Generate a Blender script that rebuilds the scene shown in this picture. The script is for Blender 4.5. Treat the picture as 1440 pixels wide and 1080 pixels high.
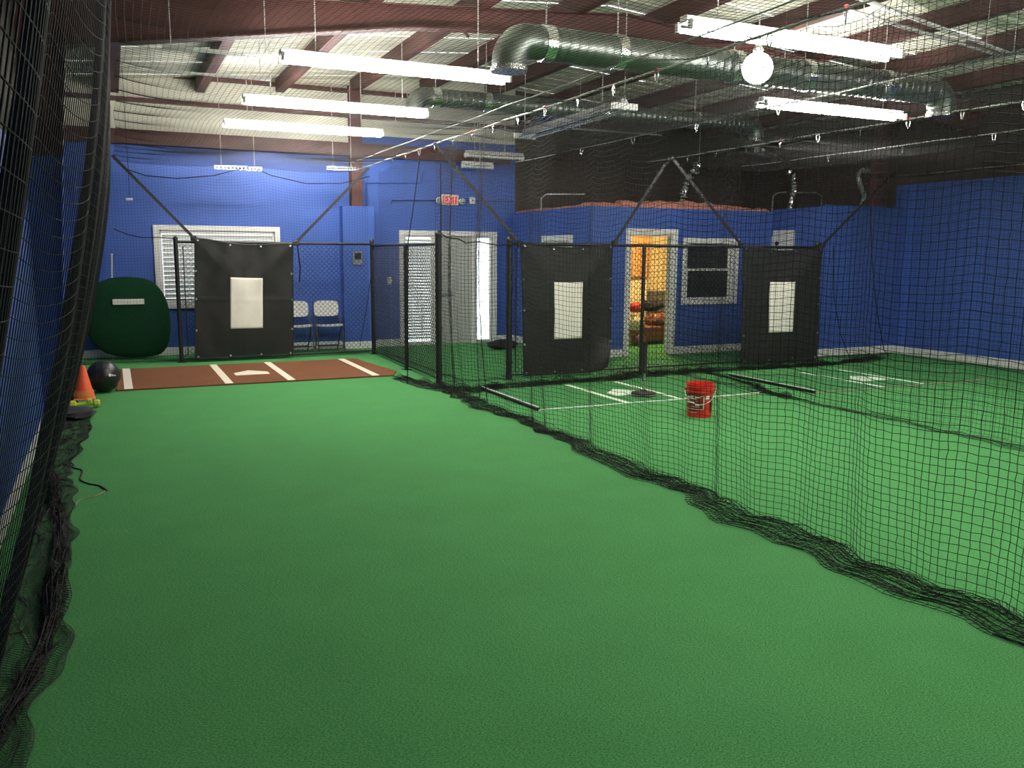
import bpy, math, random
import numpy as np
from mathutils import Vector, Matrix, noise

for o in list(bpy.data.objects): bpy.data.objects.remove(o)
S = bpy.context.scene
C = S.collection
R = math.radians
PI = math.pi
random.seed(7)
rng = np.random.default_rng(7)

# ------------------------------------------------------------ camera
FPX = 1200.0
CAM = Vector((0, 0, 1.72))
_p, _y, _r = R(8.687), R(24.961), R(0.406)
FW = Vector((math.sin(_y)*math.cos(_p), math.cos(_y)*math.cos(_p), -math.sin(_p)))
_r0 = Vector((math.cos(_y), -math.sin(_y), 0)); _u0 = _r0.cross(FW)
RT = _r0*math.cos(_r) + _u0*math.sin(_r)
UP = -_r0*math.sin(_r) + _u0*math.cos(_r)
cd = bpy.data.cameras.new('camera'); cd.sensor_width = 36; cd.lens = FPX/1440*36
cd.clip_start = 0.05; cd.clip_end = 200
cam = bpy.data.objects.new('camera', cd); C.objects.link(cam)
M4 = Matrix(((RT.x, UP.x, -FW.x), (RT.y, UP.y, -FW.y), (RT.z, UP.z, -FW.z))).to_4x4()
M4.translation = CAM
cam.matrix_world = M4
S.camera = cam

# ------------------------------------------------------------ world, exposure
TUBE = 113.0          # emission of the fluorescent tubes
w = bpy.data.worlds.new('world'); S.world = w; w.use_nodes = True
w.node_tree.nodes['Background'].inputs[0].default_value = (0.93, 0.97, 1.0, 1)
w.node_tree.nodes['Background'].inputs[1].default_value = 3.0
S.view_settings.view_transform = 'Standard'; S.view_settings.look = 'None'
S.view_settings.exposure = 0.0; S.view_settings.gamma = 1.0
S.view_settings.use_curve_mapping = False

# ------------------------------------------------------------ pixel rays (1440x1080 frame)
def ray(x, y): return FW*FPX + RT*(x-720) + UP*(540-y)
def FL(x, y, z=0.0): d = ray(x, y); return CAM + d*((z-CAM.z)/d.z)
def PY(x, y, Y): d = ray(x, y); return CAM + d*(Y/d.y)
def PX(x, y, X): d = ray(x, y); return CAM + d*(X/d.x)

# ------------------------------------------------------------ materials
MATS = {}
def mat(name, col, rough=0.6, metal=0.0, emit=0.0, noise_s=0.0, noise_a=0.0, bump=0.0, bump_s=60.0, spec=0.5,
        trans=0.0, col2=None, stretch=None, coat=0.0):
    m = bpy.data.materials.new(name); m.use_nodes = True
    nt = m.node_tree; b = nt.nodes['Principled BSDF']
    c = (*col, 1)
    b.inputs['Base Color'].default_value = c
    b.inputs['Roughness'].default_value = rough; b.inputs['Metallic'].default_value = metal
    b.inputs['Specular IOR Level'].default_value = spec
    if coat: b.inputs['Coat Weight'].default_value = coat
    if trans: b.inputs['Transmission Weight'].default_value = trans
    if emit:
        b.inputs['Emission Color'].default_value = c; b.inputs['Emission Strength'].default_value = emit
    tc = None
    if noise_s or bump:
        tc = nt.nodes.new('ShaderNodeTexCoord'); mp = nt.nodes.new('ShaderNodeMapping')
        if stretch: mp.inputs['Scale'].default_value = stretch
        geo = nt.nodes.new('ShaderNodeNewGeometry')
        nt.links.new(geo.outputs['Position'], mp.inputs['Vector'])
    if noise_s:
        n = nt.nodes.new('ShaderNodeTexNoise'); n.inputs['Scale'].default_value = noise_s; n.inputs['Detail'].default_value = 6
        n.inputs['Roughness'].default_value = 0.7
        nt.links.new(mp.outputs[0], n.inputs['Vector'])
        rp = nt.nodes.new('ShaderNodeValToRGB')
        c2 = col2 if col2 else tuple(min(1, v*(1+noise_a)) for v in col)
        c1 = tuple(v*(1-noise_a) for v in col)
        rp.color_ramp.elements[0].color = (*c1, 1); rp.color_ramp.elements[0].position = 0.3
        rp.color_ramp.elements[1].color = (*c2, 1); rp.color_ramp.elements[1].position = 0.7
        nt.links.new(n.outputs['Fac'], rp.inputs[0]); nt.links.new(rp.outputs[0], b.inputs['Base Color'])
    if bump:
        n2 = nt.nodes.new('ShaderNodeTexNoise'); n2.inputs['Scale'].default_value = bump_s; n2.inputs['Detail'].default_value = 4
        nt.links.new(mp.outputs[0], n2.inputs['Vector'])
        bp = nt.nodes.new('ShaderNodeBump'); bp.inputs['Strength'].default_value = bump; bp.inputs['Distance'].default_value = 0.01
        nt.links.new(n2.outputs['Fac'], bp.inputs['Height']); nt.links.new(bp.outputs[0], b.inputs['Normal'])
    MATS[name] = m
    return m

def turf_mat(name, dark, light):
    m = bpy.data.materials.new(name); m.use_nodes = True
    nt = m.node_tree; b = nt.nodes['Principled BSDF']; L = nt.links.new
    b.inputs['Roughness'].default_value = 0.95; b.inputs['Specular IOR Level'].default_value = 0.1
    geo = nt.nodes.new('ShaderNodeNewGeometry')
    mp = nt.nodes.new('ShaderNodeMapping'); mp.inputs['Scale'].default_value = (1.0, 1.6, 1.0); mp.inputs['Rotation'].default_value = (0, 0, 0.5)
    L(geo.outputs['Position'], mp.inputs['Vector'])
    n = nt.nodes.new('ShaderNodeTexNoise'); n.inputs['Scale'].default_value = 105; n.inputs['Detail'].default_value = 5; n.inputs['Roughness'].default_value = 0.75
    L(mp.outputs[0], n.inputs['Vector'])
    n2 = nt.nodes.new('ShaderNodeTexNoise'); n2.inputs['Scale'].default_value = 2.2; n2.inputs['Detail'].default_value = 4
    L(geo.outputs['Position'], n2.inputs['Vector'])
    rp = nt.nodes.new('ShaderNodeValToRGB')
    rp.color_ramp.elements[0].color = (*dark, 1); rp.color_ramp.elements[0].position = 0.40
    rp.color_ramp.elements[1].color = (*light, 1); rp.color_ramp.elements[1].position = 0.60
    L(n.outputs['Fac'], rp.inputs[0])
    mx = nt.nodes.new('ShaderNodeMix'); mx.data_type = 'RGBA'; mx.blend_type = 'MULTIPLY'; mx.inputs[0].default_value = 0.25
    L(rp.outputs[0], mx.inputs[6]); L(n2.outputs['Color'], mx.inputs[7])
    rp2 = nt.nodes.new('ShaderNodeValToRGB')
    rp2.color_ramp.elements[0].color = (0.75, 0.75, 0.75, 1); rp2.color_ramp.elements[0].position = 0.35
    rp2.color_ramp.elements[1].color = (1, 1, 1, 1); rp2.color_ramp.elements[1].position = 0.65
    L(n2.outputs['Fac'], rp2.inputs[0]); L(rp2.outputs[0], mx.inputs[7])
    L(mx.outputs[2], b.inputs['Base Color'])
    bp = nt.nodes.new('ShaderNodeBump'); bp.inputs['Strength'].default_value = 0.7; bp.inputs['Distance'].default_value = 0.012
    L(n.outputs['Fac'], bp.inputs['Height']); L(bp.outputs[0], b.inputs['Normal'])
    MATS[name] = m
    return m

turf_mat('turf', (0.040, 0.165, 0.050), (0.120, 0.40, 0.135))
turf_mat('mat_turf', (0.033, 0.14, 0.045), (0.09, 0.31, 0.105))
turf_mat('mound_turf', (0.004, 0.03, 0.012), (0.012, 0.065, 0.026))
turf_mat('clay_turf', (0.14, 0.058, 0.03), (0.24, 0.105, 0.055))
mat('blue_paint', (0.042, 0.105, 0.40), 0.55, noise_s=1.3, noise_a=0.10, bump=0.12, bump_s=35)
mat('maroon_steel', (0.085, 0.030, 0.026), 0.55, noise_s=3, noise_a=0.2)
mat('dark_board', (0.055, 0.045, 0.036), 0.9, noise_s=6, noise_a=0.35, stretch=(1, 1, 5))
mat('brown_insulation', (0.045, 0.030, 0.026), 0.85, noise_s=2, noise_a=0.25)
mat('roof_sheet', (0.66, 0.65, 0.54), 0.55, noise_s=3, noise_a=0.12, stretch=(0.4, 3, 1))
mat('white_trim', (0.78, 0.77, 0.73), 0.5, noise_s=8, noise_a=0.05)
mat('grey_door', (0.42, 0.43, 0.41), 0.5, noise_s=5, noise_a=0.05)
mat('slat', (0.80, 0.80, 0.77), 0.5, noise_s=10, noise_a=0.03)
mat('black_net', (0.010, 0.010, 0.0095), 0.65, spec=0.25, noise_s=40, noise_a=0.2)
mat('black_vinyl', (0.010, 0.010, 0.011), 0.42, noise_s=20, noise_a=0.2)
mat('chain_vinyl', (0.009, 0.010, 0.010), 0.5, noise_s=20, noise_a=0.2)
mat('tarp', (0.0155, 0.0155, 0.0145), 0.55, noise_s=7, noise_a=0.18, bump=0.15, bump_s=300, spec=0.28)
mat('zone_white', (0.74, 0.70, 0.61), 0.6, noise_s=5, noise_a=0.05)
mat('line_white', (0.80, 0.72, 0.58), 0.8, noise_s=40, noise_a=0.06, bump=0.3, bump_s=200)
mat('chalk', (0.62, 0.74, 0.60), 0.85, noise_s=60, noise_a=0.12, bump=0.3, bump_s=200)
mat('chrome', (0.75, 0.75, 0.74), 0.22, metal=1.0, noise_s=20, noise_a=0.05)
mat('galvanised', (0.20, 0.225, 0.205), 0.40, metal=1.0, noise_s=9, noise_a=0.12)
mat('foil', (0.80, 0.80, 0.78), 0.16, metal=1.0, noise_s=14, noise_a=0.1, bump=0.6, bump_s=40)
mat('cable', (0.62, 0.62, 0.58), 0.4, metal=0.5, noise_s=30, noise_a=0.15)
mat('white_enamel', (0.80, 0.80, 0.77), 0.4, noise_s=10, noise_a=0.03)
mat('tube_glow', (1.0, 0.965, 0.90), 0.4, emit=TUBE, noise_s=0)
mat('globe_glow', (1.0, 0.97, 0.92), 0.4, emit=9.0)
mat('warm_glow', (1.0, 0.70, 0.30), 0.4, emit=720.0)
mat('chair_plastic', (0.74, 0.73, 0.69), 0.5, noise_s=15, noise_a=0.04)
mat('chair_steel', (0.045, 0.05, 0.055), 0.45, metal=0.3, noise_s=15, noise_a=0.1)
mat('red_plastic', (0.62, 0.032, 0.020), 0.35, noise_s=8, noise_a=0.06)
mat('red_label', (0.20, 0.016, 0.014), 0.45, noise_s=8, noise_a=0.06)
mat('print_white', (0.80, 0.76, 0.70), 0.5, noise_s=30, noise_a=0.05)
mat('cone_orange', (0.85, 0.105, 0.025), 0.5, noise_s=30, noise_a=0.08)
mat('cone_base', (0.80, 0.22, 0.06), 0.5, noise_s=30, noise_a=0.08)
mat('lime', (0.50, 0.56, 0.06), 0.5, noise_s=30, noise_a=0.06)
mat('ball_black', (0.012, 0.013, 0.014), 0.33, noise_s=20, noise_a=0.1)
mat('rubber', (0.012, 0.012, 0.012), 0.6, noise_s=30, noise_a=0.2)
mat('pink_insulation', (0.50, 0.20, 0.15), 0.95, noise_s=18, noise_a=0.3, bump=0.8, bump_s=40)
mat('glass', (0.92, 0.96, 0.96), 0.02, trans=1.0, noise_s=3, noise_a=0.01)
mat('dark_glass', (0.030, 0.030, 0.028), 0.08, noise_s=3, noise_a=0.3)
mat('sign_red', (0.65, 0.03, 0.03), 0.5, emit=0.7)
mat('sign_case', (0.72, 0.71, 0.66), 0.5, noise_s=10, noise_a=0.03)
mat('pale_wall', (0.82, 0.69, 0.42), 0.7, noise_s=2, noise_a=0.08)
mat('wood', (0.52, 0.27, 0.10), 0.55, noise_s=5, noise_a=0.25, stretch=(6, 6, 0.7))
mat('leather', (0.19, 0.065, 0.035), 0.45, noise_s=12, noise_a=0.25)
mat('grey_box', (0.13, 0.13, 0.12), 0.6, noise_s=12, noise_a=0.1)
mat('panel_grey', (0.17, 0.19, 0.20), 0.5, noise_s=12, noise_a=0.15)
mat('steel_grey', (0.30, 0.31, 0.31), 0.4, metal=0.6, noise_s=9, noise_a=0.1)
mat('cord_tan', (0.30, 0.27, 0.18), 0.8, noise_s=40, noise_a=0.15)
mat('red_tape', (0.55, 0.04, 0.04), 0.5, noise_s=30, noise_a=0.1)
mat('dark_cloth', (0.018, 0.017, 0.024), 0.9, noise_s=30, noise_a=0.3, bump=0.5, bump_s=60)

# ------------------------------------------------------------ mesh collecting
class MB:
    def __init__(s): s.v = []; s.f = []
    def add(s, vs, fs):
        n = len(s.v); s.v += [Vector(q) for q in vs]; s.f += [tuple(i+n for i in q) for q in fs]; return s
    def box(s, x0, x1, y0, y1, z0, z1, b=0.0):
        if b:
            b = min(b, (x1-x0)*.45, (y1-y0)*.45, (z1-z0)*.45)
            return s.bbox((x0+x1)/2, (y0+y1)/2, (z0+z1)/2, x1-x0, y1-y0, z1-z0, b)
        v = [(x, y, z) for z in (z0, z1) for y in (y0, y1) for x in (x0, x1)]
        return s.add(v, [(0, 2, 3, 1), (4, 5, 7, 6), (0, 1, 5, 4), (2, 6, 7, 3), (0, 4, 6, 2), (1, 3, 7, 5)])
    def bbox(s, cx, cy, cz, sx, sy, sz, b):
        # chamfered box: three rings per axis along z
        def ring(hx, hy, z, c):
            return [(cx+a, cy+e, cz+z) for a, e in ((-hx+c, -hy), (hx-c, -hy), (hx, -hy+c), (hx, hy-c), (hx-c, hy), (-hx+c, hy), (-hx, hy-c), (-hx, -hy+c))]
        hx, hy, hz = sx/2, sy/2, sz/2
        rs = [ring(hx-b, hy-b, -hz, b*.4), ring(hx, hy, -hz+b, b), ring(hx, hy, hz-b, b), ring(hx-b, hy-b, hz, b*.4)]
        v = [p for r_ in rs for p in r_]; f = [tuple(range(7, -1, -1)), tuple(range(24, 32))]
        for k in range(3):
            for i in range(8):
                j = (i+1) % 8; f.append((k*8+i, k*8+j, k*8+8+j, k*8+8+i))
        return s.add(v, f)
    def tube(s, pts, r, n=6, cap=True):
        pts = [Vector(p) for p in pts]; rr = r if hasattr(r, '__len__') else [r]*len(pts)
        v = []; f = []; side = None
        for i, p in enumerate(pts):
            t = (pts[min(i+1, len(pts)-1)] - pts[max(i-1, 0)]).normalized()
            if side is None:
                side = t.cross(Vector((0, 0, 1)));
                if side.length < 1e-3: side = Vector((1, 0, 0))
            side = (side - t*side.dot(t)).normalized(); up = t.cross(side)
            for k in range(n):
                a = 2*PI*k/n; v.append(p + (side*math.cos(a) + up*math.sin(a))*rr[i])
        for i in range(len(pts)-1):
            for k in range(n):
                j = (k+1) % n; f.append((i*n+k, i*n+j, i*n+n+j, i*n+n+k))
        if cap: f.append(tuple(range(n-1, -1, -1))); m = (len(pts)-1)*n; f.append(tuple(range(m, m+n)))
        return s.add(v, f)
    def lathe(s, prof, c=(0, 0, 0), n=24, ax='z'):
        v = []; f = []; c = Vector(c)
        for (r, h) in prof:
            for k in range(n):
                a = 2*PI*k/n; q = (r*math.cos(a), r*math.sin(a), h)
                if ax == 'x': q = (q[2], q[0], q[1])
                if ax == 'y': q = (q[0], q[2], q[1])
                v.append(c+Vector(q))
        for i in range(len(prof)-1):
            for k in range(n):
                j = (k+1) % n; f.append((i*n+k, i*n+j, i*n+n+j, i*n+n+k))
        f.append(tuple(range(n-1, -1, -1))); m = (len(prof)-1)*n; f.append(tuple(range(m, m+n)))
        return s.add(v, f)
    def sphere(s, c, r, n=20, m=12, sc=(1, 1, 1)):
        pr = [(max(1e-4, math.sin(PI*i/m))*r, -math.cos(PI*i/m)*r) for i in range(m+1)]
        k = len(s.v); s.lathe(pr, (0, 0, 0), n)
        for i in range(k, len(s.v)): q = s.v[i]; s.v[i] = Vector((q.x*sc[0]+c[0], q.y*sc[1]+c[1], q.z*sc[2]+c[2]))
        return s
    def prism(s, poly, z0, z1, ax='z'):
        n = len(poly)
        def T(a, b, h): return (a, b, h) if ax == 'z' else ((a, h, b) if ax == 'y' else (h, a, b))
        v = [T(a, b, z0) for a, b in poly]+[T(a, b, z1) for a, b in poly]
        f = [tuple(range(n-1, -1, -1)), tuple(range(n, 2*n))]+[(i, (i+1) % n, n+(i+1) % n, n+i) for i in range(n)]
        return s.add(v, f)
    def grid(s, fn, nu, nv):
        v = [fn(i/nu, j/nv) for j in range(nv+1) for i in range(nu+1)]
        f = [(j*(nu+1)+i, j*(nu+1)+i+1, (j+1)*(nu+1)+i+1, (j+1)*(nu+1)+i) for j in range(nv) for i in range(nu)]
        return s.add(v, f)
    def xform(s, M):
        s.v = [M @ q for q in s.v]; return s
    def build(s, name, m, parent=None, smooth=False, org=None):
        if parent is not None: org = Vector(parent['_o'])
        elif org is None:
            xs = [q.x for q in s.v]; ys = [q.y for q in s.v]; zs = [q.z for q in s.v]
            org = Vector(((min(xs)+max(xs))/2, (min(ys)+max(ys))/2, min(zs)))
        org = Vector(org)
        me = bpy.data.meshes.new(name); me.from_pydata([q-org for q in s.v], [], s.f); me.update()
        import bmesh
        bm = bmesh.new(); bm.from_mesh(me); bmesh.ops.recalc_face_normals(bm, faces=bm.faces); bm.to_mesh(me); bm.free()
        return mkobj(name, me, m, parent, smooth, org)
def mkobj(name, me, m, parent, smooth, org):
    me.materials.append(MATS[m])
    if smooth:
        me.polygons.foreach_set('use_smooth', [True]*len(me.polygons))
        try: me.set_sharp_from_angle(angle=R(45))
        except Exception: pass
    o = bpy.data.objects.new(name, me); C.objects.link(o); o['_o'] = tuple(org)
    if parent is not None: o.parent = parent
    else: o.location = org
    return o
def tag(o, label=None, cat=None, group=None, kind=None):
    if label: o['label'] = label
    if cat: o['category'] = cat
    if group: o['group'] = group
    if kind: o['kind'] = kind
    return o
def thing(name, label, cat, loc, group=None):
    o = bpy.data.objects.new(name, None); C.objects.link(o); o.location = loc; o.empty_display_size = 0.1
    o['_o'] = tuple(loc)
    return tag(o, label, cat, group)
def struct(name, mb, m, parent=None, label=None, smooth=False):
    o = mb.build(name, m, parent, smooth)
    if parent is None: o['kind'] = 'structure'
    if label: o['label'] = label
    return o
def sthing(name, label, loc=(0, 0, 0)):
    o = bpy.data.objects.new(name, None); C.objects.link(o); o.location = loc; o['_o'] = tuple(loc); o['kind'] = 'structure'; o['label'] = label
    return o
def copy_tree(o, off, parent=None):
    c = o.copy(); C.objects.link(c)
    if parent is not None: c.parent = parent
    else: c.location = Vector(o.location)+Vector(off); c['_o'] = tuple(Vector(o['_o'])+Vector(off))
    for ch in [q for q in o.children]: copy_tree(ch, off, c)
    return c
def dup_part(o, off):
    c = o.copy(); C.objects.link(c); c.location = Vector(o.location)+Vector(off); return c
def nz(x, y, z=0.0): return noise.noise(Vector((x, y, z)))

# ------------------------------------------------------------ room constants
XL, XR, YB, YF = -0.70, 12.70, 15.30, -4.0
YO, XO = 12.30, 7.12                 # office front wall and its side wall
YJ, XJ = 11.05, 10.93                # wall jog by the right corner
XC = 6.0                             # ridge
T0 = .12
def roofz(x): return 4.33 + 0.082*(min(x, 2*XC-x) - XL)

# floor and walls
struct('floor', MB().box(XL-.2, XR+.2, YF-.2, YB+.25, -0.12, 0), 'turf', label='green artificial turf floor')
struct('wall_left', MB().box(XL-.15, XL, YF, YB, 0, 2.62), 'blue_paint', label='blue painted left wall')
struct('wall_left_upper', MB().box(XL-.15, XL, YF, YB, 2.62, 4.6), 'brown_insulation', label='dark brown upper part of the left wall')
struct('wall_right', MB().box(XR, XR+.15, YF, YJ+T0, 0, 2.96), 'blue_paint', label='blue painted right wall')
struct('wall_right_upper', MB().box(XR, XR+.15, YF, YJ+T0, 2.96, 4.9).box(XR, XR+.15, YJ+T0, YB, 0, 4.9), 'brown_insulation', label='dark upper part of the right wall')
struct('wall_front', MB().box(XL-.15, XR+.15, YF-.15, YF, 0, 5.2), 'brown_insulation', label='dark wall behind the camera')
# back wall with window and entry openings
W1 = (0.72, 2.58, 0.86, 2.06)          # window 1 opening
EN = (4.90, 6.68, 0.0, 2.04)           # entry opening
YT = YB+.15
mb = MB()
mb.box(XL, W1[0], YB, YT, 0, 3.45); mb.box(W1[0], W1[1], YB, YT, 0, W1[2]); mb.box(W1[0], W1[1], YB, YT, W1[3], 3.45)
mb.box(W1[1], 4.12, YB, YT, 0, 3.45)
mb.box(4.12, EN[0], YB, YT, 0, 3.78); mb.box(EN[0], EN[1], YB, YT, EN[3], 3.78); mb.box(EN[1], 7.16, YB, YT, 0, 3.78)
struct('wall_back', mb, 'blue_paint', label='blue painted back wall with window and entry')
mb = MB(); mb.box(XL, 4.12, YB+.02, YT, 3.45, 5.2); mb.box(4.12, 7.16, YB+.02, YT, 3.78, 5.2)
wi = struct('wall_back_gable', mb, 'roof_sheet', label='pale faced insulation high on the back wall')
for yy in (112, 149):
    z = PY(300, yy, YB).z; MB().box(XL, 7.16, YB-.10, YB+.019, z-.03, z+.03).build('girt', 'maroon_steel', wi)
mb = MB(); mb.box(7.16, XR, YB, YT, 0, 5.2)
struct('wall_back_upper', mb, 'dark_board', label='dark unpainted boarding high on the back wall')
p0, p1 = PY(742, 186, YB), PY(812, 160, YB)
struct('wall_back_patch', MB().prism([(p0.x, p0.z), (p1.x, p0.z+.12), (p1.x+.05, p1.z), (p0.x+.35, p1.z)], YB-.02, YB-.001, 'y'), 'blue_paint', label='blue painted patch high on the dark back wall')
# office walls
D2 = (7.90, 8.74, 0.0, 2.05)           # door 2 opening
W2 = (9.05, 10.08, 0.95, 1.92)         # window 2 opening
T = .12
mb = MB()
mb.box(XO, D2[0], YO, YO+T, 0, 2.5); mb.box(D2[0], D2[1], YO, YO+T, D2[3], 2.5); mb.box(D2[1], W2[0], YO, YO+T, 0, 2.5)
mb.box(W2[0], W2[1], YO, YO+T, 0, W2[2]); mb.box(W2[0], W2[1], YO, YO+T, W2[3], 2.5); mb.box(W2[1], XJ+.1, YO, YO+T, 0, 2.5)
struct('wall_office_front', mb, 'blue_paint', label='blue front wall of the office with door and window')
struct('wall_office_side', MB().box(XO, XO+T, YO+T, YB, 0, 2.5), 'blue_paint', label='blue side wall of the office beside the entry')
struct('wall_jog_front', MB().box(XJ, XR, YJ, YJ+T, 0, 2.57), 'blue_paint', label='blue wall beside the right corner')
struct('wall_jog_side', MB().box(XJ, XJ+T, YJ+T, YO, 0, 2.54), 'blue_paint', label='blue return wall behind the right canvas')
struct('ceiling_office', MB().box(XO+T, XR, YO+T, YB, 2.40, 2.46), 'dark_board', label='top of the office ceiling')
struct('ceiling_corner', MB().box(XJ+T, XR, YJ+T, YO+T, 2.40, 2.46), 'dark_board', label='top of the corner store ceiling')
# office inside
struct('wall_office_back', MB().box(XO+T, XR, 15.12, 15.2, 0, 2.4), 'pale_wall', label='pale yellow wall inside the office')
struct('wall_partition', MB().box(10.78, 10.86, YO+T, 15.12, 0, 2.4), 'pale_wall', label='pale yellow partition inside the office')

# steel: rafters, columns, purlins, roof sheets
ceil = sthing('ceiling', 'metal roof with pale sheets and dark purlins', (XC, 5, 4.3))
for sgn in (0, 1):
    xa, xb = (XL-.15, XC) if sgn == 0 else (XC, XR+.15)
    y = -4.0; first = None
    while y < YB:
        y2 = min(y+0.97, YB+.1)
        prof = []
        n = 3
        ys = []
        for k in range(n):
            a = y + (y2-y)*k/n; d = (y2-y)/n
            ys += [(a, 0), (a+d*.72, 0), (a+d*.80, .03), (a+d*.92, .03)]
        ys.append((y2, 0))
        v = []; f = []
        for (yy, dz) in ys:
            for xx in (xa, xb): v.append((xx, yy, roofz(xx)+dz))
        for i in range(len(ys)-1): f.append((2*i, 2*i+1, 2*i+3, 2*i+2))
        o = MB().add(v, f).build('roof_sheet', 'roof_sheet', ceil)
        y += 1.0
for x in np.arange(0.15, 12.5, 1.28):
    z = roofz(x)-.005
    MB().add([], []).box(x-.035, x+.035, YF, YB, z-.20, z-.004).box(x-.035, x+.10, YF, YB, z-.215, z-.20).build('purlin', 'maroon_steel', ceil)

def rafter(name, Y, label):
    t = sthing(name, label, (XC, Y, 4))
    xs = np.linspace(XL+.05, XR-.05, 15)
    top = [roofz(x)-.215 for x in xs]
    dep = [max(.23, .52-.075*(min(x, 2*XC-x)-XL)) for x in xs]
    bot = [a-b for a, b in zip(top, dep)]
    poly = [(x, a) for x, a in zip(xs, top)]+[(x, a) for x, a in zip(xs[::-1], bot[::-1])]
    MB().prism(poly, Y-.008, Y+.008, 'y').build('web', 'maroon_steel', t)
    for nm, zz in (('top_flange', top), ('bottom_flange', bot)):
        v = []; f = []
        for x, z in zip(xs, zz):
            v += [(x, Y-.09, z-.008), (x, Y+.09, z-.008), (x, Y+.09, z+.008), (x, Y-.09, z+.008)]
        for i in range(len(xs)-1):
            for k in range(4): j = (k+1) % 4; f.append((4*i+k, 4*i+j, 4*i+4+j, 4*i+4+k))
        MB().add(v, f).build(nm, 'maroon_steel', t)
    for x0, w0, w1 in ((XL, .16, .42),):
        zt = top[0]; xx0, xx1 = x0, x0
        MB().prism([(x0, 2.62), (x0+w0+(w1-w0)*.6, 2.62), (x0+w1, zt-.3), (x0+w1*2.2, zt-.02), (x0, zt)], Y-.01, Y+.01, 'y').build('column_web_upper', 'maroon_steel', t)
        MB().prism([(x0, 0), (x0+w0, 0), (x0+w0+(w1-w0)*.6, 2.62), (x0, 2.62)], Y-.01, Y+.01, 'y').build('column_web', 'blue_paint', t)
        s_ = .012 if w0 > 0 else -.012
        MB().prism([(x0+w0, 0), (x0+w0+s_, 0), (x0+w0+(w1-w0)*.6+s_, 2.62), (x0+w0+(w1-w0)*.6, 2.62)], Y-.09, Y+.09, 'y').build('column_flange', 'blue_paint', t)
        MB().prism([(x0+w0+(w1-w0)*.6, 2.62), (x0+w0+(w1-w0)*.6+s_, 2.62), (x0+w1+s_, zt-.3), (x0+w1, zt-.3)], Y-.09, Y+.09, 'y').build('column_flange_upper', 'maroon_steel', t)
    # flange braces
    for x in (1.3, 3.9, 8.1, 10.7):
        zb = roofz(x)-.5
        MB().tube([(x, Y+.05, zb), (x+.02, Y+.55, roofz(x)-.2)], .018, 5).build('flange_brace', 'maroon_steel', t)
    return t
rafter('trim_1', 9.60, 'maroon steel frame crossing the hall above the canvases')
rafter('trim_2', 2.60, 'maroon steel frame nearest the camera')
# end wall beam and column
struct('trim_3', MB().box(XL, 7.0, YB-.14, YB-.005, 3.40, 3.62), 'maroon_steel', label='maroon beam along the top of the back wall')
struct('trim_4', MB().box(3.90, 4.10, YB-.18, YB-.16, 2.53, 4.6).box(3.90, 4.10, YB-.03, YB-.01, 2.53, 4.6).box(3.99, 4.01, YB-.17, YB-.02, 2.53, 4.6), 'maroon_steel', label='maroon steel column above the blue boxed post')
struct('trim_5', MB().box(3.72, 4.30, YB-.20, YB-.001, 0, 2.53, .006), 'blue_paint', label='blue boxed lower part of the column')
struct('trim_6', MB().box(12.35, 12.55, 11.25, 11.45, 2.46, 4.4), 'maroon_steel', label='dark steel post above the right corner')

# baseboards
def base(name, x0, x1, y0, y1, label): struct(name, MB().box(x0, x1, y0, y1, 0, .13, .006), 'white_trim', label=label)
base('baseboard_left', XL, XL+.018, YF, YB, 'white baseboard along the left wall')
base('baseboard_back_left', XL, 3.72, YB-.018, YB, 'white baseboard under the blinds window')
base('baseboard_post', 3.70, 4.32, YB-.22, YB-.20, 'white baseboard on the boxed post')
base('baseboard_back_middle', 4.30, EN[0]-.1, YB-.018, YB, 'white baseboard left of the entry')
base('baseboard_back_right', EN[1]+.1, XO, YB-.018, YB, 'white baseboard right of the entry')
base('baseboard_office_left', XO, D2[0]-.11, YO-.018, YO, 'white baseboard left of the office door')
base('baseboard_office_right', D2[1]+.11, XJ, YO-.018, YO, 'white baseboard under the office window')
base('baseboard_office_side', XO-.018, XO, YO, YB, 'white baseboard on the office side wall')
base('baseboard_jog', XJ, XR, YJ-.018, YJ, 'white baseboard beside the right corner')
base('baseboard_right', XR-.018, XR, YF, YJ, 'white baseboard along the right wall')

# ------------------------------------------------------------ window 1 with blinds
def frame(mb, x0, x1, z0, z1, t, y0, y1, bot=True):
    mb.box(x0-t, x0, y0, y1, z0 if not bot else z0-t, z1+t, .004); mb.box(x1, x1+t, y0, y1, z0 if not bot else z0-t, z1+t, .004)
    mb.box(x0, x1, y0, y1, z1, z1+t, .004)
    if bot: mb.box(x0, x1, y0, y1, z0-t, z0, .004)
    return mb
def slats(parent, x0, x1, z0, z1, Y, step, tilt, wdt, th=.003):
    c, s_ = math.cos(tilt)*wdt/2, math.sin(tilt)*wdt/2
    zz = z1-step*.6
    m0 = MB(); n = Vector((0, s_, c)).normalized()*th
    v = [(x, Y+q*c, zz-q*s_) for q in (-1, 1) for x in (x0, x1)]
    m0.add(v+[Vector(a)+n for a in v], [(0, 1, 3, 2), (4, 6, 7, 5), (0, 4, 5, 1), (2, 3, 7, 6), (0, 2, 6, 4), (1, 5, 7, 3)])
    first = m0.build('blind_slat', 'slat', parent)
    k = 1
    while zz-step*k > z0: dup_part(first, (0, 0, -step*k)); k += 1
w1 = sthing('window_1', 'white framed window with closed blinds on the back wall', ((W1[0]+W1[1])/2, YB, W1[2]))
frame(MB(), *W1, .085, YB-.03, YB).build('window_frame', 'white_trim', w1)
frame(MB(), W1[0]+.04, W1[1]-.04, W1[2]+.04, W1[3]-.04, .04, YB+.02, YB+.08).build('sash', 'white_trim', w1)
MB().box(W1[0]+.02, W1[1]-.02, YB+.09, YB+.098, W1[2], W1[3]).build('pane', 'glass', w1)
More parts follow.
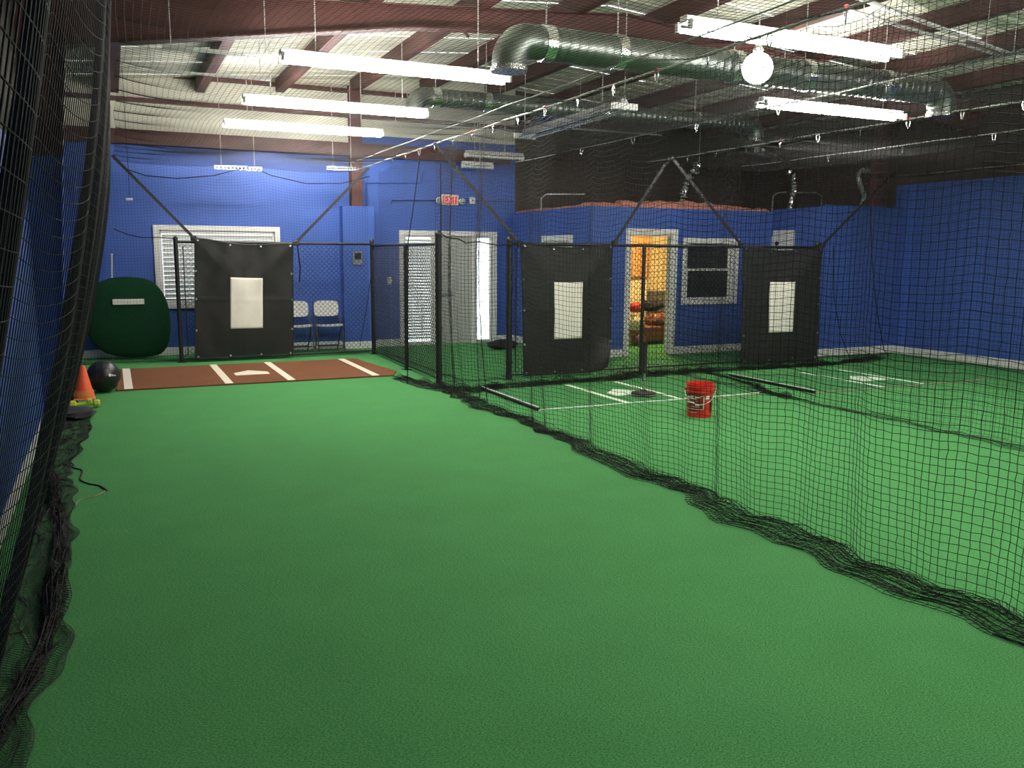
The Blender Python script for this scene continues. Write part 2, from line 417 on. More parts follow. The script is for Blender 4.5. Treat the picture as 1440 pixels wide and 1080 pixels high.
MB().box(W1[0]+.03, W1[1]-.03, YB-.005, YB+.05, W1[3]-.06, W1[3]-.005).build('head_rail', 'white_trim', w1)
slats(w1, W1[0]+.045, W1[1]-.045, W1[2]+.03, W1[3]-.06, YB+.03, .075, R(62), .08)

# ------------------------------------------------------------ entry: door and two sidelights
d1 = sthing('door_1', 'grey entry door between two bright sidelights with blinds', ((EN[0]+EN[1])/2, YB, 0))
frame(MB(), EN[0], EN[1], 0, EN[3], .09, YB-.035, YB, False).build('door_frame', 'white_trim', d1)
xa, xb = PY(612, 400, YB).x, PY(666, 400, YB).x
for x in (xa, xb): MB().box(x-.035, x+.035, YB-.02, YB+.08, 0, EN[3], .004).build('mullion', 'white_trim', d1)
lf = MB().box(xa+.035, xb-.035, YB+.01, YB+.055, 0.01, EN[3], .004).build('door_leaf', 'grey_door', d1)
for z0, z1 in ((.18, .85), (1.02, 1.9)):
    for x0, x1 in ((xa+.12, (xa+xb)/2-.04), ((xa+xb)/2+.04, xb-.12)):
        MB().box(x0, x1, YB+.002, YB+.012, z0, z1, .006).build('door_panel', 'grey_door', lf)
MB().box(xa+.04, xa+.38, YB-.035, YB+.01, .92, .97, .01).build('push_bar', 'steel_grey', lf)
MB().box(xa+.05, xa+.10, YB-.012, YB+.012, .86, 1.12, .005).build('lock_plate', 'steel_grey', lf)
for x0, x1, tl in ((EN[0]+.01, xa-.04, 55), (xb+.04, EN[1]-.01, 4)):
    sl = frame(MB(), x0+.03, x1-.03, .06, EN[3]-.03, .03, YB+.0, YB+.07).build('sidelight_frame', 'white_trim', d1)
    MB().box(x0+.03, x1-.03, YB+.085, YB+.092, .05, EN[3]-.03).build('pane', 'glass', sl)
    slats(sl, x0+.035, x1-.035, .12, EN[3]-.06, YB+.035, .055, R(tl), .05)
    MB().box(x0, x1, YB+.01, YB+.06, 0, .05).build('kick_rail', 'white_trim', d1)

# ------------------------------------------------------------ office door opening, window, and door trim on the side
d2 = sthing('door_2', 'white trimmed office doorway standing open', ((D2[0]+D2[1])/2, YO, 0))
frame(MB(), *D2, .10, YO-.025, YO, False).build('door_frame', 'white_trim', d2)
MB().box(D2[0], D2[0]+.02, YO, YO+T, 0, D2[3]).box(D2[1]-.02, D2[1], YO, YO+T, 0, D2[3]).box(D2[0], D2[1], YO, YO+T, D2[3]-.02, D2[3]).build('door_jamb', 'white_trim', d2)
w2 = sthing('window_2', 'white framed office window with two dark panes', ((W2[0]+W2[1])/2, YO, W2[2]))
frame(MB(), *W2, .09, YO-.025, YO).build('window_frame', 'white_trim', w2)
zm = (W2[2]+W2[3])/2+.03
frame(MB(), W2[0]+.05, W2[1]-.10, W2[2]+.03, zm-.02, .04, YO+.02, YO+.05).build('lower_sash', 'white_trim', w2)
frame(MB(), W2[0]+.05, W2[1]-.10, zm+.02, W2[3]-.04, .035, YO+.05, YO+.08).build('upper_sash', 'white_trim', w2)
MB().box(W2[1]-.065, W2[1], YO+.01, YO+.06, W2[2], W2[3]).build('side_stop', 'white_trim', w2)
MB().box(W2[0]+.03, W2[1]-.08, YO+.034, YO+.04, W2[2], zm).build('pane', 'dark_glass', w2)
MB().box(W2[0]+.03, W2[1]-.08, YO+.064, YO+.07, zm, W2[3]).build('pane', 'dark_glass', w2)
d3 = sthing('door_3', 'closed white trimmed door in the office side wall', (XO, 13.0, 0))
ya, yb = PX(806, 338, XO).y, PX(763, 338, XO).y
MB().box(XO-.03, XO, ya, yb, 1.95, 2.04, .004).box(XO-.03, XO, ya, ya+.09, 0, 1.95, .004).box(XO-.03, XO, yb-.09, yb, 0, 1.95, .004).build('door_frame', 'white_trim', d3)
MB().box(XO-.015, XO, ya+.09, yb-.09, 0, 1.95).build('door_leaf', 'grey_door', d3)

# ------------------------------------------------------------ fluorescent fixtures
def fixture(label, xa, Y, z, length=2.44, glow=True, group=None, cat='light fixture', wide=.17):
    t = thing('fluorescent_light', label, cat, (xa+length/2, Y, z), group)
    x0, x1 = xa, xa+length
    h = MB().box(x0, x1, Y-.05, Y+.05, z+.035, z+.095, .006).build('housing', 'white_enamel', t)
    for s_ in (-1, 1):
        MB().lathe([(.021, x0+.03), (.021, x1-.03)], (0, Y+s_*wide*.52, z+.0), 10, 'x').build('tube', 'tube_glow' if glow else 'white_enamel', t, True)
        for x in (x0+.012, x1-.012):
            MB().box(x-.014, x+.014, Y+s_*wide*.52-.022, Y+s_*wide*.52+.022, z-.024, z+.05).build('socket', 'white_enamel', t)
    for x in (x0+.35, x1-.35):
        MB().tube([(x, Y, z+.095), (x, Y, roofz(x))], .006, 4).build('hanger', 'cable', t)
    return t
ZL = 3.58
fixture('lit fluorescent strip nearest in the left lane, largest on the left', 1.60, 8.85, ZL)
fixture('lit fluorescent strip in the left lane, middle of the three', 1.60, 11.5, ZL)
fixture('lit fluorescent strip farthest in the left lane, by the back wall', 1.62, 13.7, ZL)
fixture('lit fluorescent strip nearest in the right lanes, top of the picture', 4.40, 6.15, ZL)
fixture('lit fluorescent strip in the far right lane beneath the ducts', 7.45, 8.72, ZL)
fixture('added fluorescent strip out of view right of the camera, brightening the near floor', 3.00, 2.70, ZL)  # added out of view to brighten the near floor
fixture('added fluorescent strip out of view along the near right wall, for fill light', 8.30, 4.30, ZL)  # unseen extra strip, put in to lift floor and roof on the right
fixture('added fluorescent strip out of view behind the camera, for fill light', 4.40, -0.60, ZL)  # extra fill strip behind the view, added for the foreground turf
fixture('added fluorescent strip out of view at near right, for fill light', 8.30, 0.90, ZL)  # another added strip outside the frame, raising the near right brightness
fixture('unlit fluorescent strip near the top of the entry wall', PY(655, 219, 14.3).x, 14.3, PY(655, 219, 14.3).z, 1.1, False, wide=.10)
fixture('small unlit fluorescent strip just above the exit sign', PY(650, 234, 14.9).x, 14.9, PY(650, 234, 14.9).z, .6, False, wide=.07)
# twin unlit strip running toward the back
a, b = FL(738, 193, 3.35), FL(878, 152, 3.35)
t = thing('fluorescent_light', 'long unlit twin tube strip pointing to the back wall', 'light fixture', ((a+b)/2))
ln = (b-a).length; dirv = (b-a).normalized(); sd = Vector((dirv.y, -dirv.x, 0))
for s_ in (-1, 1): MB().tube([a+sd*s_*.10, b+sd*s_*.10], .022, 8).build('tube', 'foil', t, True)
for q in (a, b): MB().box(q.x-.16, q.x+.16, q.y-.03, q.y+.03, q.z-.02, q.z+.05).build('end_bracket', 'white_enamel', t)
MB().tube([a+Vector((0, 0, .06)), b+Vector((0, 0, .06))], .05, 6).build('housing', 'steel_grey', t)
for q in (a, b): MB().tube([q+Vector((0, 0, .05)), (q.x, q.y, roofz(q.x))], .006, 4).build('hanger', 'cable', t)
# round lamp in front of the big duct
q = FL(1065, 96, 3.72)
t = thing('round_lamp', 'glowing round globe lamp hanging beside the big duct', 'lamp', (q.x, q.y, q.z))
MB().sphere(q, .165, 20, 12).build('globe', 'globe_glow', t, True)
MB().lathe([(.05, .15), (.06, .19), (.03, .24)], q, 12).build('cap', 'white_enamel', t, True)
MB().tube([q+Vector((0, 0, .22)), (q.x, q.y, roofz(q.x))], .008, 5).build('stem', 'white_enamel', t)

# ------------------------------------------------------------ ducts
def arc(c, r, a0, a1, n=8):     # in xz plane
    return [Vector((c[0]+r*math.cos(R(a0+(a1-a0)*i/n)), c[1], c[2]+r*math.sin(R(a0+(a1-a0)*i/n)))) for i in range(n+1)]
def duct(label, x0, x1, Y, z, r, bands, leftdown, rightdown):
    t = thing('round_duct', label, 'duct', ((x0+x1)/2, Y, z-r))
    pts = [(x0, Y, z), (x1, Y, z)]
    n = int((x1-x0)/.10); pr = []
    for i in range(n+1):
        xx = x0+(x1-x0)*i/n; pr += [(r, xx), (r, xx+.085*(x1-x0)/n/.1), (r+.004, xx+.092*(x1-x0)/n/.1)]
    pr = [q for q in pr if q[1] <= x1]
    MB().lathe(pr, (0, Y, z), 24, 'x').build('pipe', 'galvanised', t, True)
    for xx in bands:
        MB().lathe([(r+.002, xx-.06), (r+.012, xx-.055), (r+.012, xx+.055), (r+.002, xx+.06)], (0, Y, z), 24, 'x').build('joint_band', 'foil', t, True)
        MB().tube([(xx, Y, z+r), (xx, Y, roofz(xx))], .008, 4).build('hanger', 'cable', t)
    if leftdown:
        e = arc((x0, Y, z-r*1.25), r*1.25, 90, 180); MB().tube(e+[e[-1]+Vector((0, 0, -.06))], r+.006, 20).build('elbow', 'galvanised', t, True)
        MB().lathe([(r*.75, 0), (r+.02, 0), (r+.02, .05), (r*.75, .05)], e[-1]+Vector((0, 0, -.1)), 20).build('outlet_ring', 'foil', t, True)
    if rightdown:
        e = arc((x1, Y, z-r*1.25), r*1.25, 90, 0); MB().tube(e+[e[-1]+Vector((0, 0, -.06))], r+.006, 20).build('elbow', 'galvanised', t, True)
        MB().lathe([(r*.75, 0), (r+.02, 0), (r+.02, .05), (r*.75, .05)], e[-1]+Vector((0, 0, -.1)), 20).build('outlet_ring', 'foil', t, True)
    return t
duct('large spiral duct crossing above the middle and right lanes', 3.95, 9.75, 8.15, 3.84, .17, (4.15, 5.0, 6.55, 7.6, 8.9), True, True)
duct('smaller spiral duct behind the big one, nearer the back wall', 4.25, 10.15, 12.15, 3.95, .13, (4.4, 5.2, 7.2, 9.0), True, True)
def hang(t, p, m='cable'):
    MB().tube([p, (p[0], p[1], roofz(p[0]))], .005, 4).build('hanger', m, t)
def flex(label, pts, r, hi):
    pts = [Vector(p) for p in pts]; out = []; rr = []
    for i in range(len(pts)-1):
        for k in range(10):
            out.append(pts[i].lerp(pts[i+1], k/10)+Vector((rng.normal(), rng.normal(), 0))*.006); rr.append(r*(1.0 if k % 2 else .80)*(1+.08*rng.normal()))
    out.append(pts[-1]); rr.append(r)
    t = thing('flexible_duct', label, 'flexible duct', pts[-1])
    MB().tube(out, rr, 14).build('hose', 'foil', t, False)
    hang(t, pts[hi])
    MB().lathe([(r*1.3, -.03), (r*1.35, 0), (r*1.0, .05)], (pts[-1].x, pts[-1].y, 2.49), 16).build('collar', 'galvanised', t, True)
def yz(pts): return [PY(x, y, Y) for x, y, Y in pts]
p = yz(((983, 230, 13.0), (974, 246, 13.1), (966, 258, 13.2), (961, 276, 13.2)))
flex('crinkled silver flexible duct above the office door', p+[Vector((p[-1].x, p[-1].y, 2.47))], .085, 0)
p = yz(((1064, 211, 12.3), (1085, 220, 12.5), (1105, 236, 12.8), (1117, 252, 12.9), (1117, 272, 12.9), (1112, 284, 12.9)))
flex('long crinkled silver flexible duct bending down above the office window', p+[Vector((p[-1].x, p[-1].y, 2.47))], .07, 0)
def conduit(label, pts, r=.014, m='steel_grey', cat='conduit', hangers=False):
    pts = [Vector(p) for p in pts]
    if not hangers: return tag(MB().tube(pts, r, 6).build('conduit', m, None, True), label, cat)
    t = thing('conduit', label, cat, (pts[0]+pts[-1])/2)
    MB().tube(pts, r, 6).build('pipe', m, t, True)
    for k in (.08, .92): hang(t, pts[0].lerp(pts[-1], k))
    return t
p = [PY(1222, 241, 11.12), PY(1213, 239, 11.12), PY(1206, 245, 11.12), PY(1210, 262, 11.12), PY(1216, 276, 11.12), PY(1212, 287, 11.12)]
tag(MB().tube(p+[Vector((p[-1].x, p[-1].y, 2.57))], .04, 10).build('bent_pipe', 'steel_grey', None, True), 'grey hooked pipe above the right corner wall', 'pipe')
p = yz(((761, 290, 13.6), (761, 279, 13.6), (768, 273, 13.6), (822, 273, 13.6)))
conduit('thin grey conduit rising over the insulation beside the blue entry wall', [Vector((p[0].x, p[0].y, 2.46))]+p)
p = yz(((1120, 271, 12.6), (1148, 271, 12.6), (1156, 277, 12.6)))
conduit('grey conduit hoop right of the long flexible duct', p+[Vector((p[-1].x, p[-1].y, 2.46))])
p = yz(((1087, 276, 12.6), (1094, 271, 12.6), (1106, 270, 12.6)))
conduit('grey conduit hoop left of the long flexible duct', [Vector((p[0].x, p[0].y, 2.46))]+p)
conduit('pale bar imitating the lit flange edge of the steel frame at top left', [PY(227, 66, 9.3), PY(386, 80, 9.3)], .022, 'white_enamel', hangers=True)  # white bar stands in for light catching the rafter's bottom flange
conduit('pale conduit beside the steel frame at top left', [PY(197, 97, 11.2), PY(380, 112, 11.2)], .018, 'white_enamel', hangers=True)
conduit('pale conduit crossing the ceiling behind the left lights', [PY(560, 140, 12.7), PY(715, 156, 12.7)], .014, 'cable', hangers=True)
conduit('thin pale conduit crossing lower behind the left lights', [PY(545, 177, 14.1), PY(682, 185, 14.1)], .014, 'cable', hangers=True)
conduit('thin pale conduit crossing above the office roof', [PY(805, 181, 13.6), PY(930, 190, 13.6)], .016, 'cable', hangers=True)
conduit('bright pipe crossing the top right corner of the ceiling', [FL(1205, -4, 3.95), FL(1440, 83, 3.95)], .02, 'cable', hangers=True)
conduit('pipe running behind the nearest right light', [FL(1195, 15, 3.95), FL(1400, 76, 3.95)], .02, 'cable', hangers=True)
conduit('dark conduit run on the blue wall above the entry', [PY(515, 310, YB-.02), PY(515, 257, YB-.02), PY(592, 257, YB-.02), PY(594, 240, YB-.02)], .014, 'blue_paint')
conduit('thin dark conduit feeding the exit sign', [PY(550, 288, YB-.01), PY(551, 282, YB-.01), PY(618, 282, YB-.01)], .009, 'black_vinyl')
conduit('thin dark conduit between the exit sign and white box', [PY(647, 282, YB-.01), PY(722, 284, YB-.01)], .008, 'black_vinyl')
# perforated strut bars near the back wall
for lab, x0, x1, y in (('perforated silver strut hanging over the blinds window', 302, 367, 235), ('perforated silver strut beside the maroon column', 460, 502, 236)):
    a, b = PY(x0, y, 14.5), PY(x1, y+1, 14.5)
    t = thing('strut_bar', lab, 'strut', ((a+b)/2))
    m_ = MB(); n = 12
    m_.box(a.x, b.x, 14.48, 14.52, a.z-.03, a.z-.018).box(a.x, b.x, 14.48, 14.52, a.z+.018, a.z+.03)
    for k in range(n+1): xx = a.x+(b.x-a.x)*k/n; m_.box(xx-.012, xx+.012, 14.48, 14.52, a.z-.018, a.z+.018)
    m_.build('bar', 'chrome', t)
    for xx in (a.x+.1, b.x-.1): MB().tube([(xx, 14.5, a.z+.03), (xx, 14.5, roofz(xx))], .005, 4).build('hanger', 'cable', t)

# ------------------------------------------------------------ nets
def net(name, label, P, su=1, sv=1, r=.0014, knots=False, m='black_net', parent=None):
    """P: (nu, nv, 3) array of knot positions; one three-sided twine per row and column"""
    nu, nv, _ = P.shape
    V = []; Fc = []; base_ = 0
    def strands(Q):
        nonlocal base_
        ns, L, _ = Q.shape
        T_ = np.gradient(Q, axis=1); T_ /= np.maximum(np.linalg.norm(T_, axis=2, keepdims=True), 1e-9)
        ref = np.where(np.abs(T_[..., 2:3]) > .8, np.array([1., 0, 0]), np.array([0, 0, 1.]))
        A = np.cross(T_, ref); A /= np.maximum(np.linalg.norm(A, axis=2, keepdims=True), 1e-9); B = np.cross(T_, A)
        ring = np.stack([Q+r*(A*math.cos(k*2*PI/3)+B*math.sin(k*2*PI/3)) for k in range(3)], axis=2)   # ns,L,3,3
        V.append(ring.reshape(-1, 3))
        idx = base_+np.arange(ns*L*3).reshape(ns, L, 3)
        for k in range(3):
            j = (k+1) % 3
            Fc.append(np.stack([idx[:, :-1, k], idx[:, :-1, j], idx[:, 1:, j], idx[:, 1:, k]], axis=-1).reshape(-1, 4))
        base_ += ns*L*3
    def sub(n, s_):
        i = list(range(0, n, s_))
        if i[-1] != n-1: i.append(n-1)
        return i
    strands(P[:, sub(nv, sv)]); strands(np.swapaxes(P, 0, 1)[:, sub(nu, su)])
    if knots:
        Q = P[::1, ::1].reshape(-1, 3); n = len(Q); k = r*2.1
        off = np.array([(k, 0, 0), (0, k, 0), (-k, 0, 0), (0, -k, 0), (0, 0, k), (0, 0, -k)])
        V.append((Q[:, None, :]+off[None]).reshape(-1, 3)); ids = base_+np.arange(n)[:, None]*6
        for a, b, c in ((0, 1, 4), (1, 2, 4), (2, 3, 4), (3, 0, 4), (1, 0, 5), (2, 1, 5), (3, 2, 5), (0, 3, 5)):
            Fc.append(np.concatenate([ids+a, ids+b, ids+c, ids+c], axis=1))
        base_ += n*6
    V = np.concatenate(V); Fq = np.concatenate(Fc)
    org = np.array([(V[:, 0].min()+V[:, 0].max())/2, (V[:, 1].min()+V[:, 1].max())/2, V[:, 2].min()])
    V = V-org
    tri = Fq[:, 2] == Fq[:, 3]
    sizes = np.where(tri, 3, 4).astype(np.int32); starts = np.concatenate([[0], np.cumsum(sizes)[:-1]]).astype(np.int32)
    loops = np.empty(sizes.sum(), np.int32)
    qi = ~tri
    for k in range(4): loops[starts[qi]+k] = Fq[qi, k]
    for k in range(3): loops[starts[tri]+k] = Fq[tri, k]
    me = bpy.data.meshes.new(name); me.vertices.add(len(V)); me.vertices.foreach_set('co', V.astype(np.float32).ravel())
    me.loops.add(len(loops)); me.loops.foreach_set('vertex_index', loops)
    me.polygons.add(len(sizes)); me.polygons.foreach_set('loop_start', starts)
    me.update(calc_edges=True)
    o = mkobj(name, me, m, None, False, Vector(org))
    if parent is not None: o.parent = parent; o.location = Vector(org)-Vector(parent['_o'])
    return tag(o, label, 'net') if label else o

CELL = 0.0445
def smooth_noise(n, step, amp, seed):
    g = np.random.default_rng(seed).normal(size=int(n/step)+4)*amp
    x = np.arange(n)/step; i = x.astype(int); t_ = x-i; t_ = t_*t_*(3-2*t_)
    return g[i]*(1-t_)+g[i+1]*t_
def hanging(along, fixed, a0, a1, ztop, clip=.62, fold=.035, skirt=.0, sdir=-1, swid=.2, seed=1, zbot=0.0, scal=.05, cell=CELL, cellu=None, lp=1.15, jit=0.0, lean=0.0, far=99.0):
    nu = int((a1-a0)/(cellu or cell))+1; nv = int((ztop-zbot)/cell)+1; ns = int(skirt/cell)
    u = np.linspace(a0, a1, nu)
    gg = cell/(cellu or cell)
    dsag = scal*np.abs(np.sin(PI*(u-a0)/clip))**0.8 + smooth_noise(nu, 40*gg, .02, seed)
    ph = smooth_noise(nu, 25*gg, 1.3, seed+1)
    P = np.zeros((nu, nv+ns, 3))
    k = np.arange(nv)/(nv-1)                                   # 0 top, 1 bottom
    z = ztop - (ztop-zbot)*k[None, :] - dsag[:, None]*(1-k[None, :])**.7
    z = np.maximum(z, zbot+.006)
    f1 = np.sin(2*PI*u/clip*.5+ph)[:, None]*fold*(.35+.65*np.sin(PI*np.clip(k*.8+.1, 0, 1)))[None, :]
    f2 = np.sin(2*PI*u/clip*1.37+2*ph)[:, None]*fold*.4*k[None, :]
    dx = f1+f2+smooth_noise(nu, 60, .03, seed+3)[:, None]*np.sin(PI*k)[None, :] + lean*(k[None, :]**lp)
    # wander of the columns
    du = np.cos(2*PI*u/clip*.5+ph)[:, None]*.012*np.sin(PI*k)[None, :]
    A = np.broadcast_to(u[:, None], (nu, nv))+du
    off = np.zeros((nu, nv+ns)); off[:, :nv] = dx
    Z = np.zeros((nu, nv+ns)); Z[:, :nv] = z
    AA = np.zeros((nu, nv+ns)); AA[:, :nv] = A
    if ns:
        g_ = cell/(cellu or cell)
        wv = swid*(1+smooth_noise(nu, 18*g_, .28, seed+5))*np.where(u > far, .35, 1.0); wv = np.maximum(wv, .04)
        rg = np.random.default_rng(seed+9)
        for j in range(ns):
            s_ = (j+1)/ns
            zig = .045*math.sin(j*1.9)
            off[:, nv+j] = dx[:, -1]+sdir*(wv*s_)+zig*smooth_noise(nu, 7*g_, .5, seed+20+j)
            Z[:, nv+j] = zbot+.008+np.abs(smooth_noise(nu, 5*g_, .022, seed+40+j))*(1.1-s_*.9)
            AA[:, nv+j] = A[:, -1]+smooth_noise(nu, 9*g_, .02, seed+60+j)
    if jit:
        rj = np.random.default_rng(seed+77); off = off+rj.normal(size=off.shape)*jit; AA = AA+rj.normal(size=AA.shape)*jit; Z = np.maximum(Z+rj.normal(size=Z.shape)*jit, .006)
    if along == 'y': P[..., 0] = fixed+off; P[..., 1] = AA; P[..., 2] = Z
    else: P[..., 1] = fixed+off; P[..., 0] = AA; P[..., 2] = Z
    return P
XD1, XD2, XNL, XNR = 3.84, 7.46, 0.05, 12.50
ZR = 3.10
net('divider_net', 'black netting hanging between the open left lane and the middle lane', hanging('y', XD1, 1.0, 10.5, ZR, fold=.065, jit=.0017, skirt=1.35, swid=.22, seed=11, sdir=-1), knots=True, r=.0019)
n_d2 = net('divider_net', 'black netting hanging between the middle lane and the far right lane', hanging('y', XD2, 2.0, 10.35, ZR, fold=.05, skirt=.45, swid=.13, seed=21, sdir=-1), su=2, sv=2)
n_left = net('side_net', 'black netting hanging along the left wall', hanging('y', XNL, 1.0, 14.2, ZR, fold=.034, skirt=.9, swid=.22, seed=31, sdir=1, scal=.06, lean=-.60, far=9.6, cellu=.019, lp=1.35), su=1, sv=2, r=.0017)
net('side_net', 'black netting hanging along the right wall', hanging('y', XNR, 3.0, 10.6, ZR, seed=41, skirt=.25, swid=.1, fold=.03), su=2, sv=2)
net('back_net', 'black netting hanging behind the left canvas and clay mat', hanging('x', 14.36, -.5, 3.98, ZR, seed=51, clip=1.4, scal=.10, fold=.015, skirt=.2, swid=.08, sdir=1), su=2, sv=2)
net('alcove_net', 'black netting along the side fence of the left lane', hanging('y', 4.14, 10.80, 14.2, ZR, seed=61, clip=.9, fold=.015, skirt=.3, swid=.10, sdir=1), su=2, sv=2)
n_gate = net('gate_net', 'black netting drawn across the open gate before the entry', hanging('x', 10.70, 4.00, 4.82, ZR, seed=71, clip=.45, fold=.03, skirt=.4, swid=.14, sdir=-1), su=2, sv=2)
n_back = net('back_net', 'black netting hanging behind the middle and right canvases', hanging('x', 10.78, 4.9, XNR, ZR, seed=81, clip=1.2, scal=.10, fold=.015, skirt=.3, swid=.12, sdir=1), su=2, sv=2)
def net_heap(parent, pts, wid, hgt, layers, seed):
    pts = [Vector(p) for p in pts]; path = []
    for i in range(len(pts)-1):
        n = max(2, int((pts[i+1]-pts[i]).length/.035))
        for k in range(n): path.append(pts[i].lerp(pts[i+1], k/n))
    path.append(pts[-1]); nu = len(path)
    B = np.array([tuple(p) for p in path]); T_ = np.gradient(B, axis=0); T_ /= np.linalg.norm(T_, axis=1, keepdims=True)
    N = np.stack([-T_[:, 1], T_[:, 0], 0*T_[:, 0]], 1)
    env = 1+smooth_noise(nu, 16, .3, seed); P = np.zeros((nu, layers, 3))
    for j in range(layers):
        o = smooth_noise(nu, 11, .28, seed+j+1)+(j/(layers-1)-.5)*1.2
        h = np.abs(smooth_noise(nu, 10, .55, seed+50+j))*np.clip(1.1-np.abs(o), .1, 1)
        P[:, j] = B+N*(o*wid*env)[:, None]; P[:, j, 2] = .006+h*hgt*env
        P[:, j, :2] += T_[:, :2]*smooth_noise(nu, 4, .02, seed+90+j)[:, None]
    return net('bunched_skirt', None, P, r=.0024, parent=parent)
net_heap(n_back, [FL(x, y) for x, y in ((690, 547), (760, 542), (850, 535), (930, 527), (1045, 520), (1160, 514), (1235, 505))], .16, .10, 26, 200)
net_heap(n_gate, [FL(x, y) for x, y in ((560, 533), (590, 541), (625, 549), (660, 552), (700, 546))], .16, .10, 24, 300)
net_heap(n_left, [FL(x, y) for x, y in ((72, 640), (70, 690), (85, 740), (82, 800), (75, 860), (55, 930), (15, 1010), (-40, 1090))], .07, .09, 24, 400)
net_heap(n_d2, [FL(x, y) for x, y in ((985, 522), (1020, 531), (1060, 543), (1075, 551), (1110, 562))], .05, .05, 14, 500)
def ceiling_net(label, x0, x1, y0, y1, seed, sag=.07, c=CELL):
    nu = int((x1-x0)/c)+1; nv = int((y1-y0)/c)+1
    X, Y = np.meshgrid(np.linspace(x0, x1, nu), np.linspace(y0, y1, nv), indexing='ij')
    u = (X-x0)/(x1-x0)
    Z = ZR-.015-sag*np.abs(np.sin(2*PI*u))**.8*(1+.4*np.sin(Y*1.7+seed))-.03*np.abs(np.sin(PI*(Y-y0)/.62))*np.exp(-(np.minimum(u, 1-u)*8)**2)
    P = np.stack([X+.012*np.sin(Y*3+seed), Y+.012*np.sin(X*4+seed), Z], axis=-1)
    return net('ceiling_net', label, P, su=3, sv=3)
ceiling_net('black netting stretched overhead across the left lane', XNL+.06, XD1-.08, 1.5, 14.3, 1)
ceiling_net('black netting stretched overhead across the middle lane', XD1+.08, XD2-.08, 1.5, 10.58, 2)
ceiling_net('black netting stretched overhead across the far right lane', XD2+.08, XNR-.06, 2.5, 10.58, 3)

# ------------------------------------------------------------ cables and clips
def cable(label, x, y0, y1, z=ZR+.01, r=.006, sag=.012):
    pts = [(x, y0+(y1-y0)*i/30, z-sag*abs(math.sin(PI*i/30*9))) for i in range(31)]
    return tag(MB().tube(pts, r, 6).build('support_cable', 'cable', None, True), label, 'cable')
cable('taut steel cable above the netting right of the open lane', XD1, -3.9, 14.6, r=.009)
cable('thin steel cable just left of the main divider cable', XD1-.36, -3.9, 13.4, r=.006)
cable('thin steel cable over the centre of the middle lane', 5.72, -3.9, 12.2, r=.006)
cable('steel cable above the netting between middle and right lanes', XD2, -3.9, 11.2, r=.008)
cable('thin steel cable over the centre of the far right lane', 9.12, -3.9, 11.04, r=.006)
cable('steel cable above the netting along the left wall', XNL, -3.9, 15.29, r=.007)
cable('steel cable above the netting along the right wall', XNR, -3.9, 11.04, r=.007)
# carabiner
def carabiner(tape):
    t = thing('carabiner', None, 'carabiner', (0, 0, 0))
    pts = []
    for i in range(17):
        a = 2*PI*i/16; rr = .017+.006*math.sin(a)
        pts.append((0, rr*math.cos(a), -.045+.042*math.sin(a)))
    MB().tube(pts, .0055, 5, False).build('hook', 'chrome', t, True)
    MB().tube([(0, .019, -.05), (0, .021, -.02)], .007, 5).build('gate', 'chrome', t, True)
    if tape: MB().lathe([(.013, -.02), (.015, 0), (.013, .02)], (0, 0, .004), 8, 'y').build('tape', 'red_tape', t)
    return t
protos = {False: carabiner(False), True: carabiner(True)}
used = {False: False, True: False}
def clip(p, label, group, tape=False):
    pr = protos[tape]
    if not used[tape]: used[tape] = True; pr.location = p; pr['_o'] = tuple(p); o = pr; orig = o
    else: o = copy_tree(pr, Vector(p)-Vector(pr['_o']))
    o.rotation_euler.z = random.uniform(-.9, .9)
    tag(o, label, 'carabiner', group)
for x, y0, y1, nm in ((XD1, 3.2, 12.9, 'the cable right of the open lane'), (XD2, 4.0, 10.6, 'the cable between the middle and right lanes'),
                      (XNL, 3.5, 13.9, 'the cable along the left wall'), (5.72, 5.2, 10.4, 'the cable over the middle lane'), (9.12, 5.5, 10.4, 'the cable over the far right lane')):
    k = 0; y = y0; st = .62 if x in (XD1, XD2, XNL) else 1.24
    while y < y1:
        tp = (k % 3 == 1) and x in (XD1, XD2)
        clip((x, y, ZR+.004), ('red taped steel carabiner on ' if tp else 'plain steel carabiner on ')+nm, ('taped' if tp else 'plain')+' carabiners on '+nm, tp)
        y += st; k += 1
# webbing straps from the cables to the fence tops
def strap(label, a, b, w_=.022):
    a, b = Vector(a), Vector(b); a = b+(a-b)*((ZR-b.z)/(a.z-b.z)); d = (b-a).normalized(); s_ = d.cross(Vector((0, 1, 0))).normalized()*w_; n = Vector((0, .004, 0))
    v = [a-s_-n, a+s_-n, b+s_-n, b-s_-n, a-s_+n, a+s_+n, b+s_+n, b-s_+n]
    t = thing('strap', label, 'strap', (a+b)/2)
    MB().add(v, [(0, 1, 2, 3), (4, 7, 6, 5), (0, 4, 5, 1), (1, 5, 6, 2), (2, 6, 7, 3), (3, 7, 4, 0)]).build('webbing', 'black_vinyl', t)
    MB().box(b.x-.045, b.x+.045, b.y-.03, b.y+.03, b.z-.05, b.z+.03, .012).build('buckle', 'black_vinyl', t)
strap('black strap from the left net corner to the left canvas', PY(172, 233, 14.1), PY(272, 334, 14.1))
strap('black strap from the left canvas up toward the maroon column', PY(497, 258, 14.1), PY(416, 341, 14.1))
strap('black strap crossing the entry wall down to the middle canvas', PY(632, 226, 10.52), PY(731, 342, 10.52))
strap('black strap rising left of the office doorway from the middle canvas', PY(914, 264, 10.52), PY(864, 341, 10.52))
strap('black strap over the office window down to the right canvas', PY(988, 276, 10.42), PY(1042, 344, 10.42))
strap('black strap rising right of the right canvas toward the corner', PY(1216, 284, 10.42), PY(1157, 344, 10.42))
